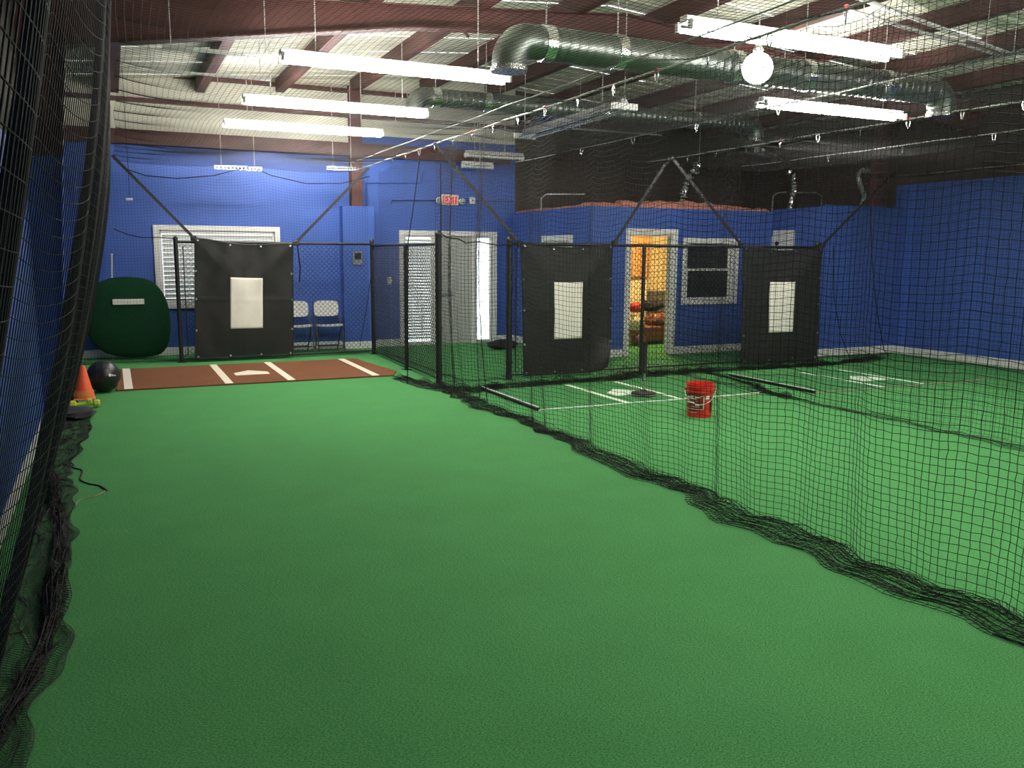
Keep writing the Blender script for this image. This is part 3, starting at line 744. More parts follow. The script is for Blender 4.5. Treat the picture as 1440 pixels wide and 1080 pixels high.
# hanging cords
def cord(label, pts, r=.006, m='black_net'):
    return tag(MB().tube(pts, r, 6).build('cord', m, None, True), label, 'cord')
cord('black cord end hanging beside the left canvas', [PY(x, y, 14.08) for x, y in ((418, 344), (420, 360), (422, 376), (421, 397))], .012)
cord('black net edge cord sagging over the blinds window', [PY(x, y, 14.25) for x, y in ((178, 238), (205, 247), (250, 251), (300, 247), (352, 234), (382, 247), (430, 258), (480, 258), (520, 248))], .008)
cord('black cord swagging across the top of the entry', [PY(x, y, 10.5) for x, y in ((620, 328), (628, 334), (645, 336), (655, 342), (672, 340), (700, 345), (728, 344))], .008)
cord('black net edge cord hanging in the right corner', [PY(x, y, 10.66) for x, y in ((1224, 290), (1226, 360), (1232, 430), (1243, 492), (1254, 505))], .008)
cord('black net edge cord hanging right of the right canvas', [PY(x, y, 10.66) for x, y in ((1172, 345), (1173, 420), (1182, 470), (1196, 506))], .007)
cord('black net edge cord hanging left of the exit sign', [PY(x, y, 10.66) for x, y in ((590, 222), (586, 255), (580, 300), (574, 340), (573, 540))], .007)
cord('black net edge cord hanging directly under the exit sign lamp', [PY(x, y, 10.60) for x, y in ((619, 230), (620, 280), (620, 335))], .008)
cord('thin black cord leaning inside the side fence corner', [PY(x, y, 14.35) for x, y in ((521, 392), (516, 430), (506, 486))], .006)
cord('black cord strung from the left net to the fence post', [PY(x, y, 14.15) for x, y in ((160, 322), (180, 330), (200, 334), (225, 334), (246, 336))], .008)
a = PY(180, 236, 14.6); b = PY(182, 280, 14.6)
t = thing('pull_switch', 'small white pull handle on a cord at upper left', 'pull cord', (b.x, b.y, b.z))
MB().tube([(a.x, a.y, roofz(a.x)), a, b], .004, 5).build('cord', 'black_net', t)
MB().box(b.x-.05, b.x+.05, b.y-.015, b.y+.015, b.z-.02, b.z+.015, .006).build('handle', 'white_enamel', t)

# ------------------------------------------------------------ chain link fences
def chainlink(parent, a, b, z0, z1):
    a, b = Vector((*a, 0)), Vector((*b, 0)); d = (b-a); L = d.length; d.normalize(); nrm = Vector((-d.y, d.x, 0))
    am = .0195; nw = int(L/(2*am)); nz_ = int((z1-z0)/(2*am))+1
    k = np.arange(nz_); V = []; Fq = []; base_ = 0
    for i in range(nw):
        s_ = (i+.5)*2*am + am*((-1)**(k+i))
        P = np.array(a)[None, :]+np.array(d)[None, :]*s_[:, None]
        P[:, 2] = z0+k*2*am
        P += np.array(nrm)[None, :]*(.003*((-1)**k))[:, None]
        r = .0047
        for c in range(3):
            an = 2*PI*c/3
            V.append(P+np.array(d)*r*math.cos(an)+np.array(nrm)*r*math.sin(an))
        n = nz_
        for c in range(3):
            e = (c+1) % 3; j = np.arange(n-1)
            Fq.append(np.stack([base_+c*n+j, base_+e*n+j, base_+e*n+j+1, base_+c*n+j+1], 1))
        base_ += 3*n
    V = np.concatenate(V)-np.array(parent['_o']); Fq = np.concatenate(Fq)
    me = bpy.data.meshes.new('chain_link_mesh'); me.from_pydata(V.tolist(), [], Fq.tolist()); me.update()
    o = mkobj('chain_link_mesh', me, 'chain_vinyl', parent, False, Vector(parent['_o'])); o['kind'] = 'stuff'
    return o
FZ = 1.86
def post(parent, x, y, h=FZ+.04, r=.032, nm='post'):
    o = MB().lathe([(r, 0), (r, h), (r*1.15, h), (r*1.15, h+.02), (r*.5, h+.05)], (x, y, 0), 14).build(nm, 'black_vinyl', parent, True)
    MB().box(x-.06, x+.06, y-.06, y+.06, 0, .012).build('foot_plate', 'black_vinyl', o)
    for z in (.25, .75, 1.25, 1.7):
        MB().lathe([(r+.001, z-.012), (r+.006, z-.012), (r+.006, z+.012), (r+.001, z+.012)], (x, y, 0), 12).build('tension_band', 'black_vinyl', o, True)
    return o
def rail(parent, a, b, z, r=.021): return MB().tube([(a[0], a[1], z), (b[0], b[1], z)], r, 10).build('rail', 'black_vinyl', parent, True)
Y1 = 14.2
fx0, fx1 = PY(250, 400, Y1).x, 3.98
t = thing('chain_link_fence', 'black chain link fence behind the left canvas and clay mat', 'fence', ((fx0+fx1)/2, Y1, 0))
post(t, fx0, Y1); rail(t, (fx0, Y1), (fx1, Y1), FZ); rail(t, (fx0, Y1), (fx1, Y1), .06, .012); chainlink(t, (fx0+.05, Y1), (fx1-.03, Y1), .05, FZ)
MB().tube([(fx0+.1, Y1-.02, .1), (fx0+.1, Y1-.02, 1.8)], .008, 6).build('tension_bar', 'black_vinyl', t)
t2 = thing('chain_link_fence', 'black chain link side fence between the clay mat and the entry', 'fence', (3.9, 12.4, 0))
post(t2, 3.99, Y1, r=.036); post(t2, 3.90, 12.1, FZ-.06, r=.028); post(t2, 3.87, 10.62, FZ+.1, r=.042)
rail(t2, (3.99, Y1), (3.90, 12.1), FZ-.02); rail(t2, (3.90, 12.1), (3.87, 10.62), FZ-.02); rail(t2, (3.99, Y1), (3.87, 10.62), .06, .012)
chainlink(t2, (3.985, Y1-.04), (3.90, 12.14), .05, FZ); chainlink(t2, (3.90, 12.06), (3.872, 10.67), .05, FZ)
Y2 = 10.60
x5 = PY(716, 450, Y2).x
t3 = thing('chain_link_fence', 'black chain link fence behind the middle and right canvases', 'fence', (7.5, Y2, 0))
post(t3, x5, Y2, r=.042); post(t3, 7.04, Y2, FZ-.06, r=.027); post(t3, 10.36, Y2, r=.036)
rail(t3, (x5, Y2), (10.36, Y2), FZ-.01, .024); rail(t3, (x5, Y2), (10.36, Y2), .06, .012)
MB().tube([(x5+.09, Y2-.02, .1), (x5+.09, Y2-.02, 1.8)], .009, 6).build('tension_bar', 'black_vinyl', t3)
chainlink(t3, (x5+.05, Y2), (10.33, Y2), .05, FZ)
# dark bundle by the gate
def blob(name, label, cat, c, s_, m, seed, parent=None):
    mb = MB().sphere((0, 0, 0), 1, 24, 14)
    for i, q in enumerate(mb.v):
        k = 1+.22*nz(q.x*2+seed, q.y*2, q.z*2)+.10*nz(q.x*6, q.y*6+seed, q.z*6)
        mb.v[i] = Vector((c[0]+q.x*s_[0]*k, c[1]+q.y*s_[1]*k, max(c[2]+q.z*s_[2]*k, c[2]-s_[2]*.92)))
    o = mb.build(name, m, parent, True)
    return tag(o, label, cat) if parent is None else o
q = FL(706, 491)
t = thing('duffel_bag', 'black duffel bag lying on the turf right of the entry', 'bag', (q.x, q.y, 0))
blob('bag_body', None, None, (q.x, q.y, .085), (.30, .15, .092), 'dark_cloth', 3, t)
MB().tube([(q.x-.12, q.y-.13, .10), (q.x-.10, q.y-.15, .18), (q.x+.10, q.y-.15, .18), (q.x+.12, q.y-.13, .10)], .010, 6).build('handle', 'black_vinyl', t, True)

# ------------------------------------------------------------ canvases with strike zone
def canvas(label, c4, Y, zone, seed, folds=True, curl=False):
    """c4: corners tl, tr, br, bl as pixels; hung on plane Y"""
    tl, tr, br, bl = [PY(x, y, Y) for x, y in c4]
    for q in (br, bl): q.z = max(q.z, .05)
    t = thing('target_canvas', label, 'canvas', ((bl.x+br.x)/2, Y, min(bl.z, br.z)))
    def P(u, v, lift=0.0):      # u right, v down
        q = tl.lerp(tr, u).lerp(bl.lerp(br, u), v)
        sag = -.018*math.sin(PI*u)*(1-v)**3*4*(u*(1-u))*3
        d = .018*math.sin(PI*u)*math.sin(PI*v)
        d += .024*max(0, 1-abs((v*1.15)-u)/.16)*max(0, 1-v*2.0)+.024*max(0, 1-abs((v*1.15)-(1-u))/.16)*max(0, 1-v*2.0)
        d += .035*nz(u*3+seed, v*1.5, .3)+.008*nz(u*9, v*7+seed, 1.7)
        d += .006*max(0, 1-abs(v-.5)/.016)+.005*max(0, 1-abs(u-.5)/.012)
        if curl:
            e_ = max(0, (u-.70)/.30)**2*max(0, (v-.70)/.30)**2; d += .22*e_; q.x -= .20*e_; q.z += .10*e_
        return Vector((q.x, Y-.03-d-lift, q.z+sag))
    mb = MB().grid(lambda u, v: P(u, v), 60, 64)
    o = mb.build('sheet', 'tarp', t, True)
    sm = o.modifiers.new('solid', 'SOLIDIFY'); sm.thickness = .003; sm.offset = 0
    us = [(PY(x, y, Y)) for x, y in zone]
    wd = (tr.x-tl.x)
    def uv(q):
        v = (tl.z-q.z)/(tl.z-bl.z); xl = tl.x+(bl.x-tl.x)*v; xr = tr.x+(br.x-tr.x)*v; return ((q.x-xl)/(xr-xl), v)
    u0, v0 = uv(us[0]); u1, v1 = uv(us[1])
    z = MB().grid(lambda a, b: P(u0+(u1-u0)*a, v0+(v1-v0)*b, .006), 16, 28).build('strike_zone', 'zone_white', t, True)
    z.modifiers.new('solid', 'SOLIDIFY').thickness = .002
    # hems and grommets
    for v0_ in (.008, .992):
        MB().tube([P(i/30, v0_, .002) for i in range(31)], .007, 5).build('hem', 'tarp', t, True)
    for u0_ in (.006, .994):
        MB().tube([P(u0_, i/30, .002) for i in range(31)], .007, 5).build('hem', 'tarp', t, True)
    g0 = None
    spots = [(u, v) for v in (.02, .978) for u in (.035, .35, .66, .965)]+[(u, v) for u in (.018, .982) for v in (.27, .5, .76)]
    for (u, v) in spots:
        q = P(u, v, .006)
        if g0 is None:
            g0 = MB().lathe([(.006, .003), (.017, .004), (.019, 0), (.017, -.004), (.006, -.003)], q, 12, 'y').build('grommet', 'chrome', t, True); gq = q
        else: dup_part(g0, q-gq)
    return t
canvas('black canvas with creased white strike zone behind the clay mat', ((273, 334), (412, 342), (413, 508), (274, 507)), 14.12, ((323, 387), (369, 460)), 1)
canvas('black canvas with white strike zone nearest the entry, lower corner curled', ((730, 341), (861, 343), (857, 522), (735, 530)), 10.52, ((776, 395), (816, 475)), 5, curl=True)
canvas('black canvas with white strike zone rightmost, beside the right corner', ((1042, 346), (1154, 348), (1148, 509), (1040, 515)), 10.47, ((1080, 395), (1112, 466)), 9)

# ------------------------------------------------------------ clay mat with lines and plate
def slab(pts, z0, z1): return MB().prism([(p.x, p.y) for p in pts], z0, z1)
MX0, MX1, MY0, MY1 = -0.04, 3.52, 11.50, 13.55
t = thing('clay_mat', 'reddish brown batting mat with white lines and home plate', 'mat', ((MX0+MX1)/2, 12.5, 0))
MB().box(MX0, MX1, MY0, MY1, .001, .022, .004).build('turf_sheet', 'clay_turf', t)
for x0 in (.10, 1.30, 2.10, 3.26):
    MB().box(x0-.05, x0+.05, MY0+.01, MY1-.01, .0222, .026).build('box_line', 'line_white', t)
def plate(cx, yb, wd, z, sgn=1):   # flat edge at yb, point toward +y
    return MB().prism([(cx-wd/2, yb), (cx+wd/2, yb), (cx+wd/2, yb+wd*.5), (cx, yb+wd), (cx-wd/2, yb+wd*.5)], z, z+.006)
plate(1.70, 12.22, .46, .0222).build('home_plate', 'line_white', t)
MB().prism([(3.52, 11.55), (3.68, 11.9), (3.60, 12.6), (3.52, 13.3)], .001, .016).build('loose_edge', 'clay_turf', t)

# middle and right lane mats
def lane_mat(label, x0, x1, y0, y1, lines, px_, edges, edge_m='chalk'):
    t = thing('stance_mat', label, 'mat', ((x0+x1)/2, (y0+y1)/2, 0))
    MB().box(x0, x1, y0, y1, .001, .010, .002).build('turf_sheet', 'mat_turf', t)
    for xl in lines: MB().box(xl-.035, xl+.035, y0+.02, y1-.06, .0101, .0125).build('box_line', 'chalk', t)
    plate(px_, (y0+y1)/2-.30, .46, .0101).build('home_plate', 'chalk', t)
    MB().tube([(x0+(x1-x0)*i/20, y0-.004+.01*math.sin(i), .010) for i in range(21)], .010, 5).build('front_edge', edge_m, t, True)
    for xe in edges:
        o = MB().box(xe-.022, xe+.022, y0, y1+.05, .0105, .040, .006).build('edge_bar', 'black_vinyl', t)
        MB().box(xe-.010, xe+.010, y0+.01, y1+.04, .040, .046).build('edge_strip', 'white_enamel', o)
    return t
lane_mat('green stance mat with white lines in the middle lane', 4.19, 7.30, 8.30, 9.86, (5.36, 6.11), 5.73, (4.19,))
lane_mat('green stance mat with white lines in the far right lane', 7.95, 11.2, 8.02, 9.62, (9.17, 9.92), 9.55, (7.95,), 'cord_tan')

# ------------------------------------------------------------ batting tee
q = FL(905, 557)
t = thing('batting_tee', 'batting tee with round black base beside the middle home plate', 'batting tee', (q.x, q.y, .0))
q = Vector((q.x, q.y, .017))
MB().lathe([(.150, 0), (.155, .012), (.150, .03), (.12, .04), (.045, .046), (.03, .065)], q, 28).build('base', 'rubber', t, True)
MB().lathe([(.155, .006), (.160, .010), (.155, .014)], q, 28).build('base_rim', 'steel_grey', t, True)
MB().lathe([(.018, .05), (.018, .30)], q, 14).build('stem', 'chrome', t, True)
MB().lathe([(.022, .14), (.026, .15), (.026, .18), (.022, .19)], q, 14).build('collar', 'chrome', t, True)
MB().lathe([(.03, .27), (.038, .28), (.036, .31), (.030, .34), (.030, .60), (.036, .63), (.040, .66), (.024, .655)], q, 18).build('rubber_top', 'rubber', t, True)

# ------------------------------------------------------------ red bucket
q = FL(983, 585); bx, by = q.x, q.y
t = thing('bucket', 'red plastic bucket with white lettered label standing open', 'bucket', (bx, by, 0))
H = .365
prof = [(.128, .002), (.130, .02), (.140, .27)]
for k in range(4):
    z = .275+k*.024; prof += [(.141, z), (.152, z+.003), (.152, z+.009), (.142, z+.012)]
prof += [(.144, H), (.138, H), (.134, .28), (.124, .012), (.001, .012)]
MB().lathe(prof, (bx, by, 0), 36).build('body', 'red_plastic', t, True)
def wrap(a0, a1, z0, z1, lift):      # curved patch facing the camera; angles in degrees off the view line
    f0 = math.degrees(math.atan2(-by, -bx))
    def P(u, v):
        z = z0+(z1-z0)*v; r = .130+(z-.02)*.04+lift; a = R(f0+a0+(a1-a0)*u)
        return Vector((bx+r*math.cos(a), by+r*math.sin(a), z))
    return MB().grid(P, 10, 3)
lb = wrap(-70, 22, .075, .262, .0012).build('label', 'red_label', t, True)
# white frame and print rows of the label (too small to read in the photograph)
for a0, a1, z0, z1 in ((-70, 20, .092, .097), (17, 20, .092, .235), (-45, 20, .235, .239)):
    wrap(a0, a1, z0, z1, .0024).build('print_frame', 'print_white', lb, True)
for a0, a1, z0, z1 in ((-64, -30, .218, .228), (-24, 4, .218, .228), (-60, -14, .203, .211), (-66, -22, .158, .170), (-20, 2, .135, .143), (-58, 0, .118, .123), (-50, -12, .055, .060), (-64, -44, .178, .186), (-40, -10, .178, .184)):
    wrap(a0, a1, z0, z1, .0024).build('print_row', 'print_white', lb, True)
wrap(26, 46, .205, .240, .0014).build('sticker', 'print_white', t, True)
wrap(50, 74, .060, .235, .0014).build('dark_label', 'red_label', t, True)
f0 = math.atan2(-by, -bx); e = Vector((-math.sin(f0), math.cos(f0), 0)); fv = Vector((math.cos(f0), math.sin(f0), 0))
MB().tube([Vector((bx, by, .29))+(e*math.cos(a)*.160)+fv*(.158*math.sin(a))+Vector((0, 0, -.14*math.sin(a))) for a in [PI*i/20 for i in range(21)]], .003, 6).build('handle', 'white_enamel', t, True)
for s_ in (-1, 1): MB().sphere(Vector((bx, by, .29))+e*s_*.154, .014, 10, 6).build('handle_lug', 'red_plastic', t, True)

# ------------------------------------------------------------ left clutter: ball, cone, dumbbell, cloth, mound, stick
r = .195
q = FL(152, 551); c = Vector((q.x-.04, q.y, r))
t = thing('exercise_ball', 'shiny black medicine ball beside the clay mat', 'ball', (c.x, c.y, 0))
MB().sphere(c, r, 32, 20).build('ball_skin', 'ball_black', t, True)
for k in (-.35, 0, .35):
    rr = math.sqrt(1-k*k)*r+.001
    MB().lathe([(rr-.002, k*r-.003), (rr+.0015, k*r), (rr-.002, k*r+.003)], c, 32, 'x').build('rib', 'ball_black', t, True)
vd = (CAM-c).normalized(); rt = Vector((0, 0, 1)).cross(vd).normalized(); up = vd.cross(rt)
def on_ball(a, b): return c+(vd+rt*a+up*b).normalized()*(r+.0025)
def bpatch(a0, a1, b0, b1, nm='logo_bar'): return MB().grid(lambda u, v: on_ball(a0+(a1-a0)*u, b0+(b1-b0)*v), 5, 3).build(nm, 'print_white', t, True)
cc = (.40, .06)
MB().add([on_ball(*cc)]+[on_ball(cc[0]+.10*math.cos(2*PI*i/16), cc[1]+.10*math.sin(2*PI*i/16)) for i in range(16)], [(0, i+1, (i+1) % 16+1) for i in range(16)]).build('logo_disc', 'print_white', t, True)
bpatch(.54, .64, 0.0, .10); bpatch(.68, .78, -.01, .08); bpatch(.82, .95, -.01, .08)

q = FL(119, 561); cx, cy = q.x, q.y
t = thing('traffic_cone', 'small orange cone standing against the left netting', 'cone', (cx, cy, 0))
MB().box(cx-.115, cx+.115, cy-.115, cy+.115, 0, .018, .006).build('base', 'cone_base', t)
MB().lathe([(.105, .018), (.108, .05), (.100, .10)], (cx, cy, 0), 24).build('skirt', 'cone_base', t, True)
MB().lathe([(.098, .10), (.088, .125), (.030, .375), (.020, .395), (.010, .397)], (cx, cy, 0), 24).build('body', 'cone_orange', t, True)
q = FL(120, 574); cx, cy = q.x, q.y
t = thing('dumbbell', 'yellow green dumbbell lying before the orange cone', 'dumbbell', (cx, cy, 0))
MB().lathe([(.022, -.09), (.018, -.05), (.018, .05), (.022, .09)], (cx, cy, .047), 12, 'x').build('handle', 'lime', t, True)
for s_ in (-1, 1):
    MB().lathe([(.030, s_*.085), (.046, s_*.095), (.046, s_*.135), (.036, s_*.15)], (cx, cy, .047), 8, 'x').build('weight', 'lime', t)
MB().box(cx+.02, cx+.07, cy-.03, cy+.03, .055, .10, .01).build('clip', 'lime', t)
q = FL(108, 588)
blob('crumpled_cloth', 'crumpled dark cloth on the turf below the dumbbell', 'cloth', (q.x, q.y, .055), (.17, .22, .06), 'dark_cloth', 5)

# pitching mound stood on its edge
t = thing('pitching_mound', 'dark green portable pitching mound stood on edge by the wall', 'pitching mound', (.15, 14.85, 0))
out = [(-.50, .02), (.55, .02), (.68, .08), (.78, .24), (.82, .50), (.81, .80), (.74, 1.05), (.60, 1.24), (.42, 1.33), (-.50, 1.33)]
def ringv(s_, y, dz=0): 
    cx, cz = .15, .68
    return [((x-cx)*s_+cx, y-.12*(z/1.33)*0, max(.015, (z-cz)*s_+cz)) for x, z in out]
n = len(out); v = []; f = []
for s_, y in ((1.0, 14.98), (1.0, 14.86), (.96, 14.80), (.80, 14.75), (.45, 14.71), (.05, 14.70)): v += ringv(s_, y)
for k in range(5):
    for i in range(n): j = (i+1) % n; f.append((k*n+i, k*n+j, k*n+n+j, k*n+n+i))
f += [tuple(range(n)), tuple(range(5*n, 6*n))]
o = MB().add(v, f).build('mound_body', 'mound_turf', t, True)
bv = o.modifiers.new('b', 'SUBSURF'); bv.levels = 2; bv.render_levels = 2
a, b = PY(158, 421, 14.68), PY(203, 428, 14.68)
MB().box(a.x, b.x, 14.672, 14.72, b.z, a.z+.0, .006).build('pitching_rubber', 'zone_white', t)
a, b = PY(155, 399, 14.62), PY(156, 358, 14.62)
t = thing('stick', 'thin pale stick standing up behind the green mound', 'stick', (a.x, 15.1, 0))
MB().tube([(a.x-.02, 15.05, 0), (b.x+.01, 15.1, b.z)], .012, 8).build('shaft', 'zone_white', t, True)
MB().sphere((b.x+.01, 15.1, b.z), .018, 8, 6).build('tip', 'white_enamel', t, True)

# ------------------------------------------------------------ folding chairs
def folding_chair(label, cx, cy, group):
    t = thing('folding_chair', label, 'chair', (cx, cy, 0), group)
    def slabc(w_, d, th, z, y, name, back=False):
        def P(u, v, s_):
            a = (u-.5)*2; b = (v-.5)*2
            # rounded rectangle via superellipse pull
            k = max(abs(a), abs(b)); l = (abs(a)**5+abs(b)**5)**(1/5) if k > 0 else 1
            sc = k/l if l > 0 else 1
            x, yy = a*sc*w_/2, b*sc*d/2
            if back: return Vector((cx+x, cy+y-.035*(x/(w_/2))**2+s_*th+.10*(yy), z+yy))
            return Vector((cx+x, cy+y+yy, z+s_*th-.012*(1-(x/(w_/2))**2)+.02*(-yy/d)))
        mb = MB().grid(lambda u, v: P(u, v, 0), 14, 12).grid(lambda u, v: P(u, v, 1), 14, 12)
        nn = 15*13
        edge = [i for i in range(15)]+[j*15+14 for j in range(1, 13)]+[12*15+i for i in range(13, -1, -1)]+[j*15 for j in range(11, 0, -1)]
        for i in range(len(edge)): a, b = edge[i], edge[(i+1) % len(edge)]; mb.f.append((a, b, b+nn, a+nn))
        return mb.build(name, 'chair_plastic', t, True)
    slabc(.44, .40, .028, .45, -.02, 'seat'); slabc(.43, .27, .022, .74, .20, 'backrest', True)
    for s_ in (-1, 1):
        x = cx+s_*.225
        MB().tube([(x, cy-.24, .0), (x, cy-.05, .40), (x*1.0-s_*.01, cy+.17, .62), (x-s_*.015, cy+.235, .86)], .012, 8).build('leg', 'chair_steel', t, True)
        MB().tube([(x-s_*.025, cy+.24, 0), (x-s_*.025, cy-.10, .44)], .012, 8).build('leg', 'chair_steel', t, True)
    MB().tube([(cx-.225, cy-.19, .11), (cx+.225, cy-.19, .11)], .009, 8).build('stretcher', 'chair_steel', t, True)
    MB().tube([(cx-.20, cy+.17, .09), (cx+.20, cy+.17, .09)], .009, 8).build('stretcher', 'chair_steel', t, True)
    return t
folding_chair('white folding chair half hidden by the left canvas', PY(420, 470, 14.9).x, 14.92, 'white folding chairs by the back wall')
folding_chair('white folding chair in full view by the back wall', PY(463, 470, 14.9).x, 14.92, 'white folding chairs by the back wall')

# ------------------------------------------------------------ exit sign, plates, panels
a, b = PY(620, 273, YB-.05), PY(645, 289, YB-.05)
t = thing('exit_sign', 'red lettered exit sign with two emergency lamps above the entry', 'exit sign', ((a.x+b.x)/2, YB-.03, b.z))
MB().box(a.x, b.x, YB-.06, YB-.001, b.z, a.z, .012).build('case', 'sign_case', t)
MB().box(a.x+.04, b.x-.04, YB-.064, YB-.060, b.z+.025, a.z-.025).build('face', 'sign_red', t)
fc = bpy.data.curves.new('exit_text', 'FONT'); fc.body = 'EXIT'; fc.size = .19; fc.align_x = 'CENTER'; fc.align_y = 'CENTER'; fc.extrude = .002
fo = bpy.data.objects.new('tmp', fc); C.objects.link(fo)
bpy.context.view_layer.update()
me = bpy.data.meshes.new_from_object(fo.evaluated_get(bpy.context.evaluated_depsgraph_get()))
bpy.data.objects.remove(fo)
me.transform(Matrix.Translation(Vector(((a.x+b.x)/2, YB-.066, (a.z+b.z)/2))-Vector(t['_o'])) @ Matrix.Scale(.62, 4, (1, 0, 0)) @ Matrix.Rotation(PI/2, 4, 'X'))
mkobj('lettering', me, 'print_white', t, False, Vector(t['_o']))
for s_, x in ((-1, a.x-.055), (1, b.x+.055)):
    z = (a.z+b.z)/2-.02
    h = MB().lathe([(.03, 0), (.05, -.03), (.058, -.07), (.052, -.075)], (x, YB-.03, z), 16, 'y').build('lamp_head', 'sign_case', t, True)
    MB().lathe([(.001, -.078), (.048, -.076)], (x, YB-.03, z), 16, 'y').build('lens', 'galvanised', h, True)
    MB().box(min(x, x-s_*.06), max(x, x-s_*.06), YB-.04, YB-.02, z-.012, z+.012).build('arm', 'sign_case', h)
q = PY(664, 282, YB-.02)
t = thing('junction_box', 'small white box on the wall beside the exit sign', 'wall box', (q.x, YB, q.z-.05))
MB().box(q.x-.055, q.x+.055, YB-.05, YB-.001, q.z-.06, q.z+.06, .008).build('case', 'white_enamel', t)
MB().lathe([(.02, 0), (.02, -.01)], (q.x, YB-.05, q.z), 12, 'y').build('button', 'grey_box', t)
q = PY(503, 363, YB-.22)
t = thing('wall_panel', 'dark grey control panel mounted on the blue boxed post', 'panel', (q.x, YB-.2, q.z-.1))
MB().box(q.x-.085, q.x+.085, YB-.235, YB-.201, q.z-.12, q.z+.12, .008).build('case', 'panel_grey', t)
MB().box(q.x-.06, q.x+.06, YB-.239, YB-.235, q.z-.02, q.z+.09).build('screen', 'dark_glass', t)
q = PY(548, 395, YB-.02)
t = thing('switch_plate', 'cream light switch plate left of the entry', 'switch', (q.x, YB, q.z-.06))
MB().box(q.x-.045, q.x+.045, YB-.012, YB-.001, q.z-.07, q.z+.07, .004).build('plate', 'zone_white', t)
for s_ in (-1, 1): MB().box(q.x+s_*.02-.008, q.x+s_*.02+.008, YB-.02, YB-.011, q.z-.02, q.z+.02).build('toggle', 'white_enamel', t)
# white board on the return wall above the right canvas
ya, yb = PX(1118, 335, XJ).y, min(PX(1068, 335, XJ).y, YO-.03)
za, zb_ = PX(1100, 324, XJ).z, 1.80
t = thing('notice_board', 'white board with a stepped corner above the right canvas', 'board', (XJ, (ya+yb)/2, zb_))
MB().box(XJ-.02, XJ-.001, ya, yb, zb_, za, .004).build('board_face', 'white_trim', t)
MB().box(XJ-.02, XJ-.001, yb, yb+.10, zb_, za-.10, .004).build('board_step', 'white_trim', t)
MB().lathe([(.04, 0), (.04, -.012)], (XJ-.02, yb-.12, za-.23), 14, 'x').build('hole', 'black_vinyl', t)

# ------------------------------------------------------------ pink insulation batts on the office roof
xs = [XO+.02, 7.75, 8.38, 9.02, 9.66, 10.28, 10.88]
names = ['leftmost', 'second', 'third', 'fourth', 'fifth', 'rightmost']
for i in range(6):
    x0, x1 = xs[i]+.008, xs[i+1]-.008; hh = (.09, .13, .15, .15, .12, .09)[i]
    def P(u, v, s_=0):
        x = x0+(x1-x0)*u; a = v*PI
        return Vector((x, YO+.22-.20*math.cos(a)*(.85+.15*nz(x*3, i)), 2.475+hh*math.sin(a)**.6*(1+.35*nz(x*4, v*2, i))+.02*nz(x*14, v*5)))
    mb = MB().grid(P, 16, 10)
    f0 = [tuple(j*17 for j in range(11)), tuple(j*17+16 for j in range(11))]; mb.f += f0
    tag(mb.build('insulation_batt', 'pink_insulation', None, True), f'pink insulation batt on the office roof edge, {names[i]} of the six', 'insulation', 'insulation batts on the office roof')
mb = MB().grid(lambda u, v: Vector((XO+.17-.15*math.cos(v*PI), YO+.45+(YB-YO-.5)*u, 2.475+.07*math.sin(v*PI)**.6*(1+.3*nz(u*9, v)))), 20, 8)
tag(mb.build('insulation_batt', 'pink_insulation', None, True), 'thin pink insulation strip along the office side wall top', 'insulation')

# ------------------------------------------------------------ inside the office
t = thing('ceiling_lamp', 'warm round lamp on the ceiling inside the office doorway', 'lamp', (9.2, 13.6, 2.3))
MB().lathe([(.16, 2.40), (.16, 2.37), (.12, 2.34)], (9.2, 13.6, 0), 20).build('rim', 'white_enamel', t, True)
MB().sphere((9.2, 13.6, 2.335), .12, 16, 10, (1, 1, .55)).build('globe', 'warm_glow', t, True)
# wooden cabinet on the left, far wall
t = thing('wooden_cabinet', 'tall wooden cabinet seen through the office doorway', 'cabinet', (8.30, 14.6, 0))
a, b = PY(886, 400, 14.7).x, PY(914, 400, 14.7).x
MB().box(a-.3, b, 14.72, 15.1, 1.25, 2.25, .006).build('upper_body', 'wood', t)
o = MB().box(a-.05, b-.02, 14.70, 14.72, 1.28, 2.22, .004).build('door', 'wood', t)
MB().box(b-.08, b-.06, 14.67, 14.70, 1.35, 1.50, .004).build('handle', 'steel_grey', o)
MB().box(a-.3, b, 14.78, 15.1, 0, 1.25, .006).build('lower_body', 'pale_wall', t)
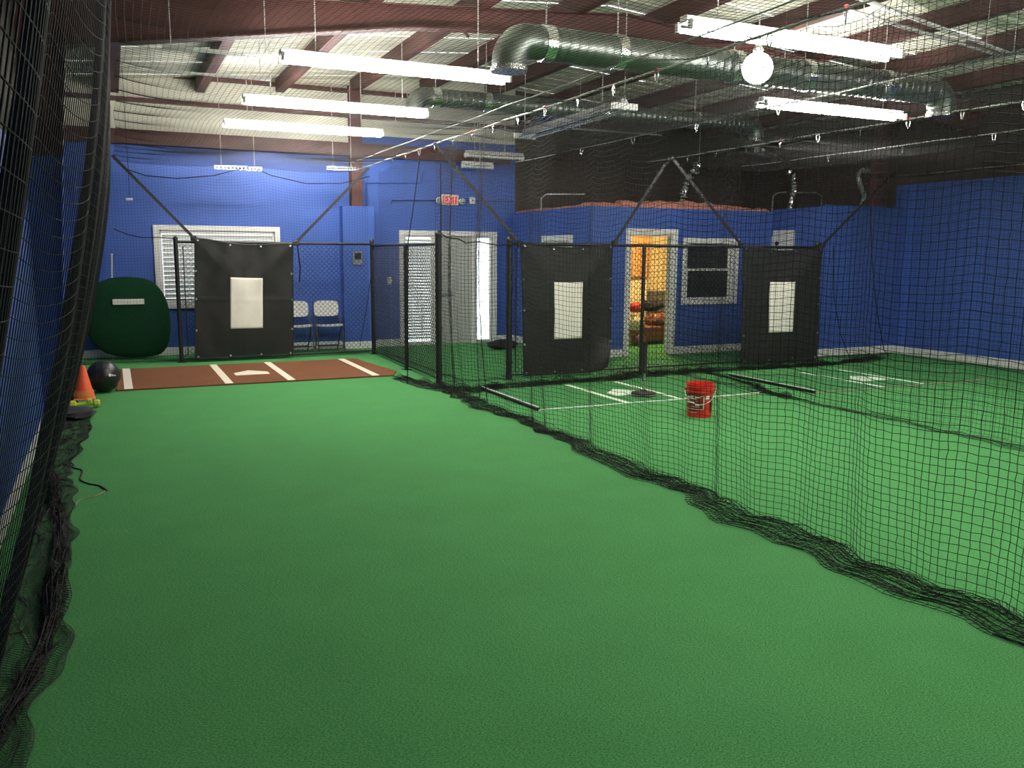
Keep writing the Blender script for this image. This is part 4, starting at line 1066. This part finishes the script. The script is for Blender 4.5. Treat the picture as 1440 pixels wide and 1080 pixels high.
# couch with bags
t = thing('sofa', 'brown leather seat loaded with gear inside the office', 'sofa', (8.6, 14.0, 0))
q0, q1 = PY(905, 480, 13.9).x, PY(944, 480, 13.9).x
MB().box(q0, q1-.02, 13.75, 14.5, .06, .36, .03).build('seat', 'leather', t)
for x in (q0+.06, q1-.08): MB().box(x-.03, x+.03, 13.80, 13.86, 0, .07).build('foot', 'rubber', t)
blob('cushion', None, None, ((q0+q1)/2+.02, 13.95, .46), (.25, .2, .15), 'leather', 2, t)
blob('gear_bag', 'black gear bag lying on the brown office seat', 'bag', ((q0+q1)/2-.02, 14.1, .73), (.24, .18, .12), 'dark_cloth', 8)
x = PY(935, 450, 14.4).x
t = thing('grey_bin', 'dark grey box standing behind the black gear bag', 'box', (x, 14.7, 0))
MB().box(x-.16, x+.15, 14.62, 14.95, 0, .95, .01).build('body', 'grey_box', t)
MB().box(x-.17, x+.16, 14.61, 14.96, .95, .98, .006).build('lid', 'grey_box', t)
x = PY(895, 470, 13.7).x
for lab, dx, y, z, s_, m_ in (('red bag on the pile left inside the doorway', .02, 13.8, .72, (.14, .12, .10), 'red_plastic'), ('pale sack in the middle of the doorway pile', .0, 13.75, .43, (.15, .14, .15), 'pale_wall'), ('dark red bag at the bottom of the doorway pile', .03, 13.7, .13, (.15, .14, .12), 'leather')):
    blob('gear_bag', lab, 'bag', (x+dx, y, z), s_, m_, int(z*50))

# ------------------------------------------------------------ loose cords and scraps on the turf
def floor_cord(label, px, r=.004, m='black_net'):
    pts = [FL(x, y, r+.001) for x, y in px]
    sm = []
    for i in range(len(pts)-1):
        p0, p1, p2, p3 = pts[max(i-1, 0)], pts[i], pts[i+1], pts[min(i+2, len(pts)-1)]
        for k in range(6):
            s_ = k/6; sm.append(.5*((2*p1)+(p2-p0)*s_+(2*p0-5*p1+4*p2-p3)*s_*s_+(3*p1-p0-3*p2+p3)*s_**3))
    sm.append(pts[-1])
    tag(MB().tube(sm, r, 5).build('floor_cord', m, None, True), label, 'cord')
floor_cord('black cord end curling on the turf by the left netting', ((92, 653), (105, 658), (116, 662), (113, 674), (125, 680), (140, 683), (151, 690)), .005)
floor_cord('tan cord crossing the floor netting at left', ((60, 733), (85, 728), (103, 716), (112, 703), (135, 697), (150, 689)), .003, 'cord_tan')
floor_cord('tan cord bent on the floor netting at lower left', ((2, 975), (28, 958), (52, 935), (40, 905), (22, 870), (14, 850)), .003, 'cord_tan')
floor_cord('tan cord curving across the turf right of the bucket', ((1008, 561), (1030, 559), (1050, 557), (1065, 554), (1073, 549)), .005, 'cord_tan')
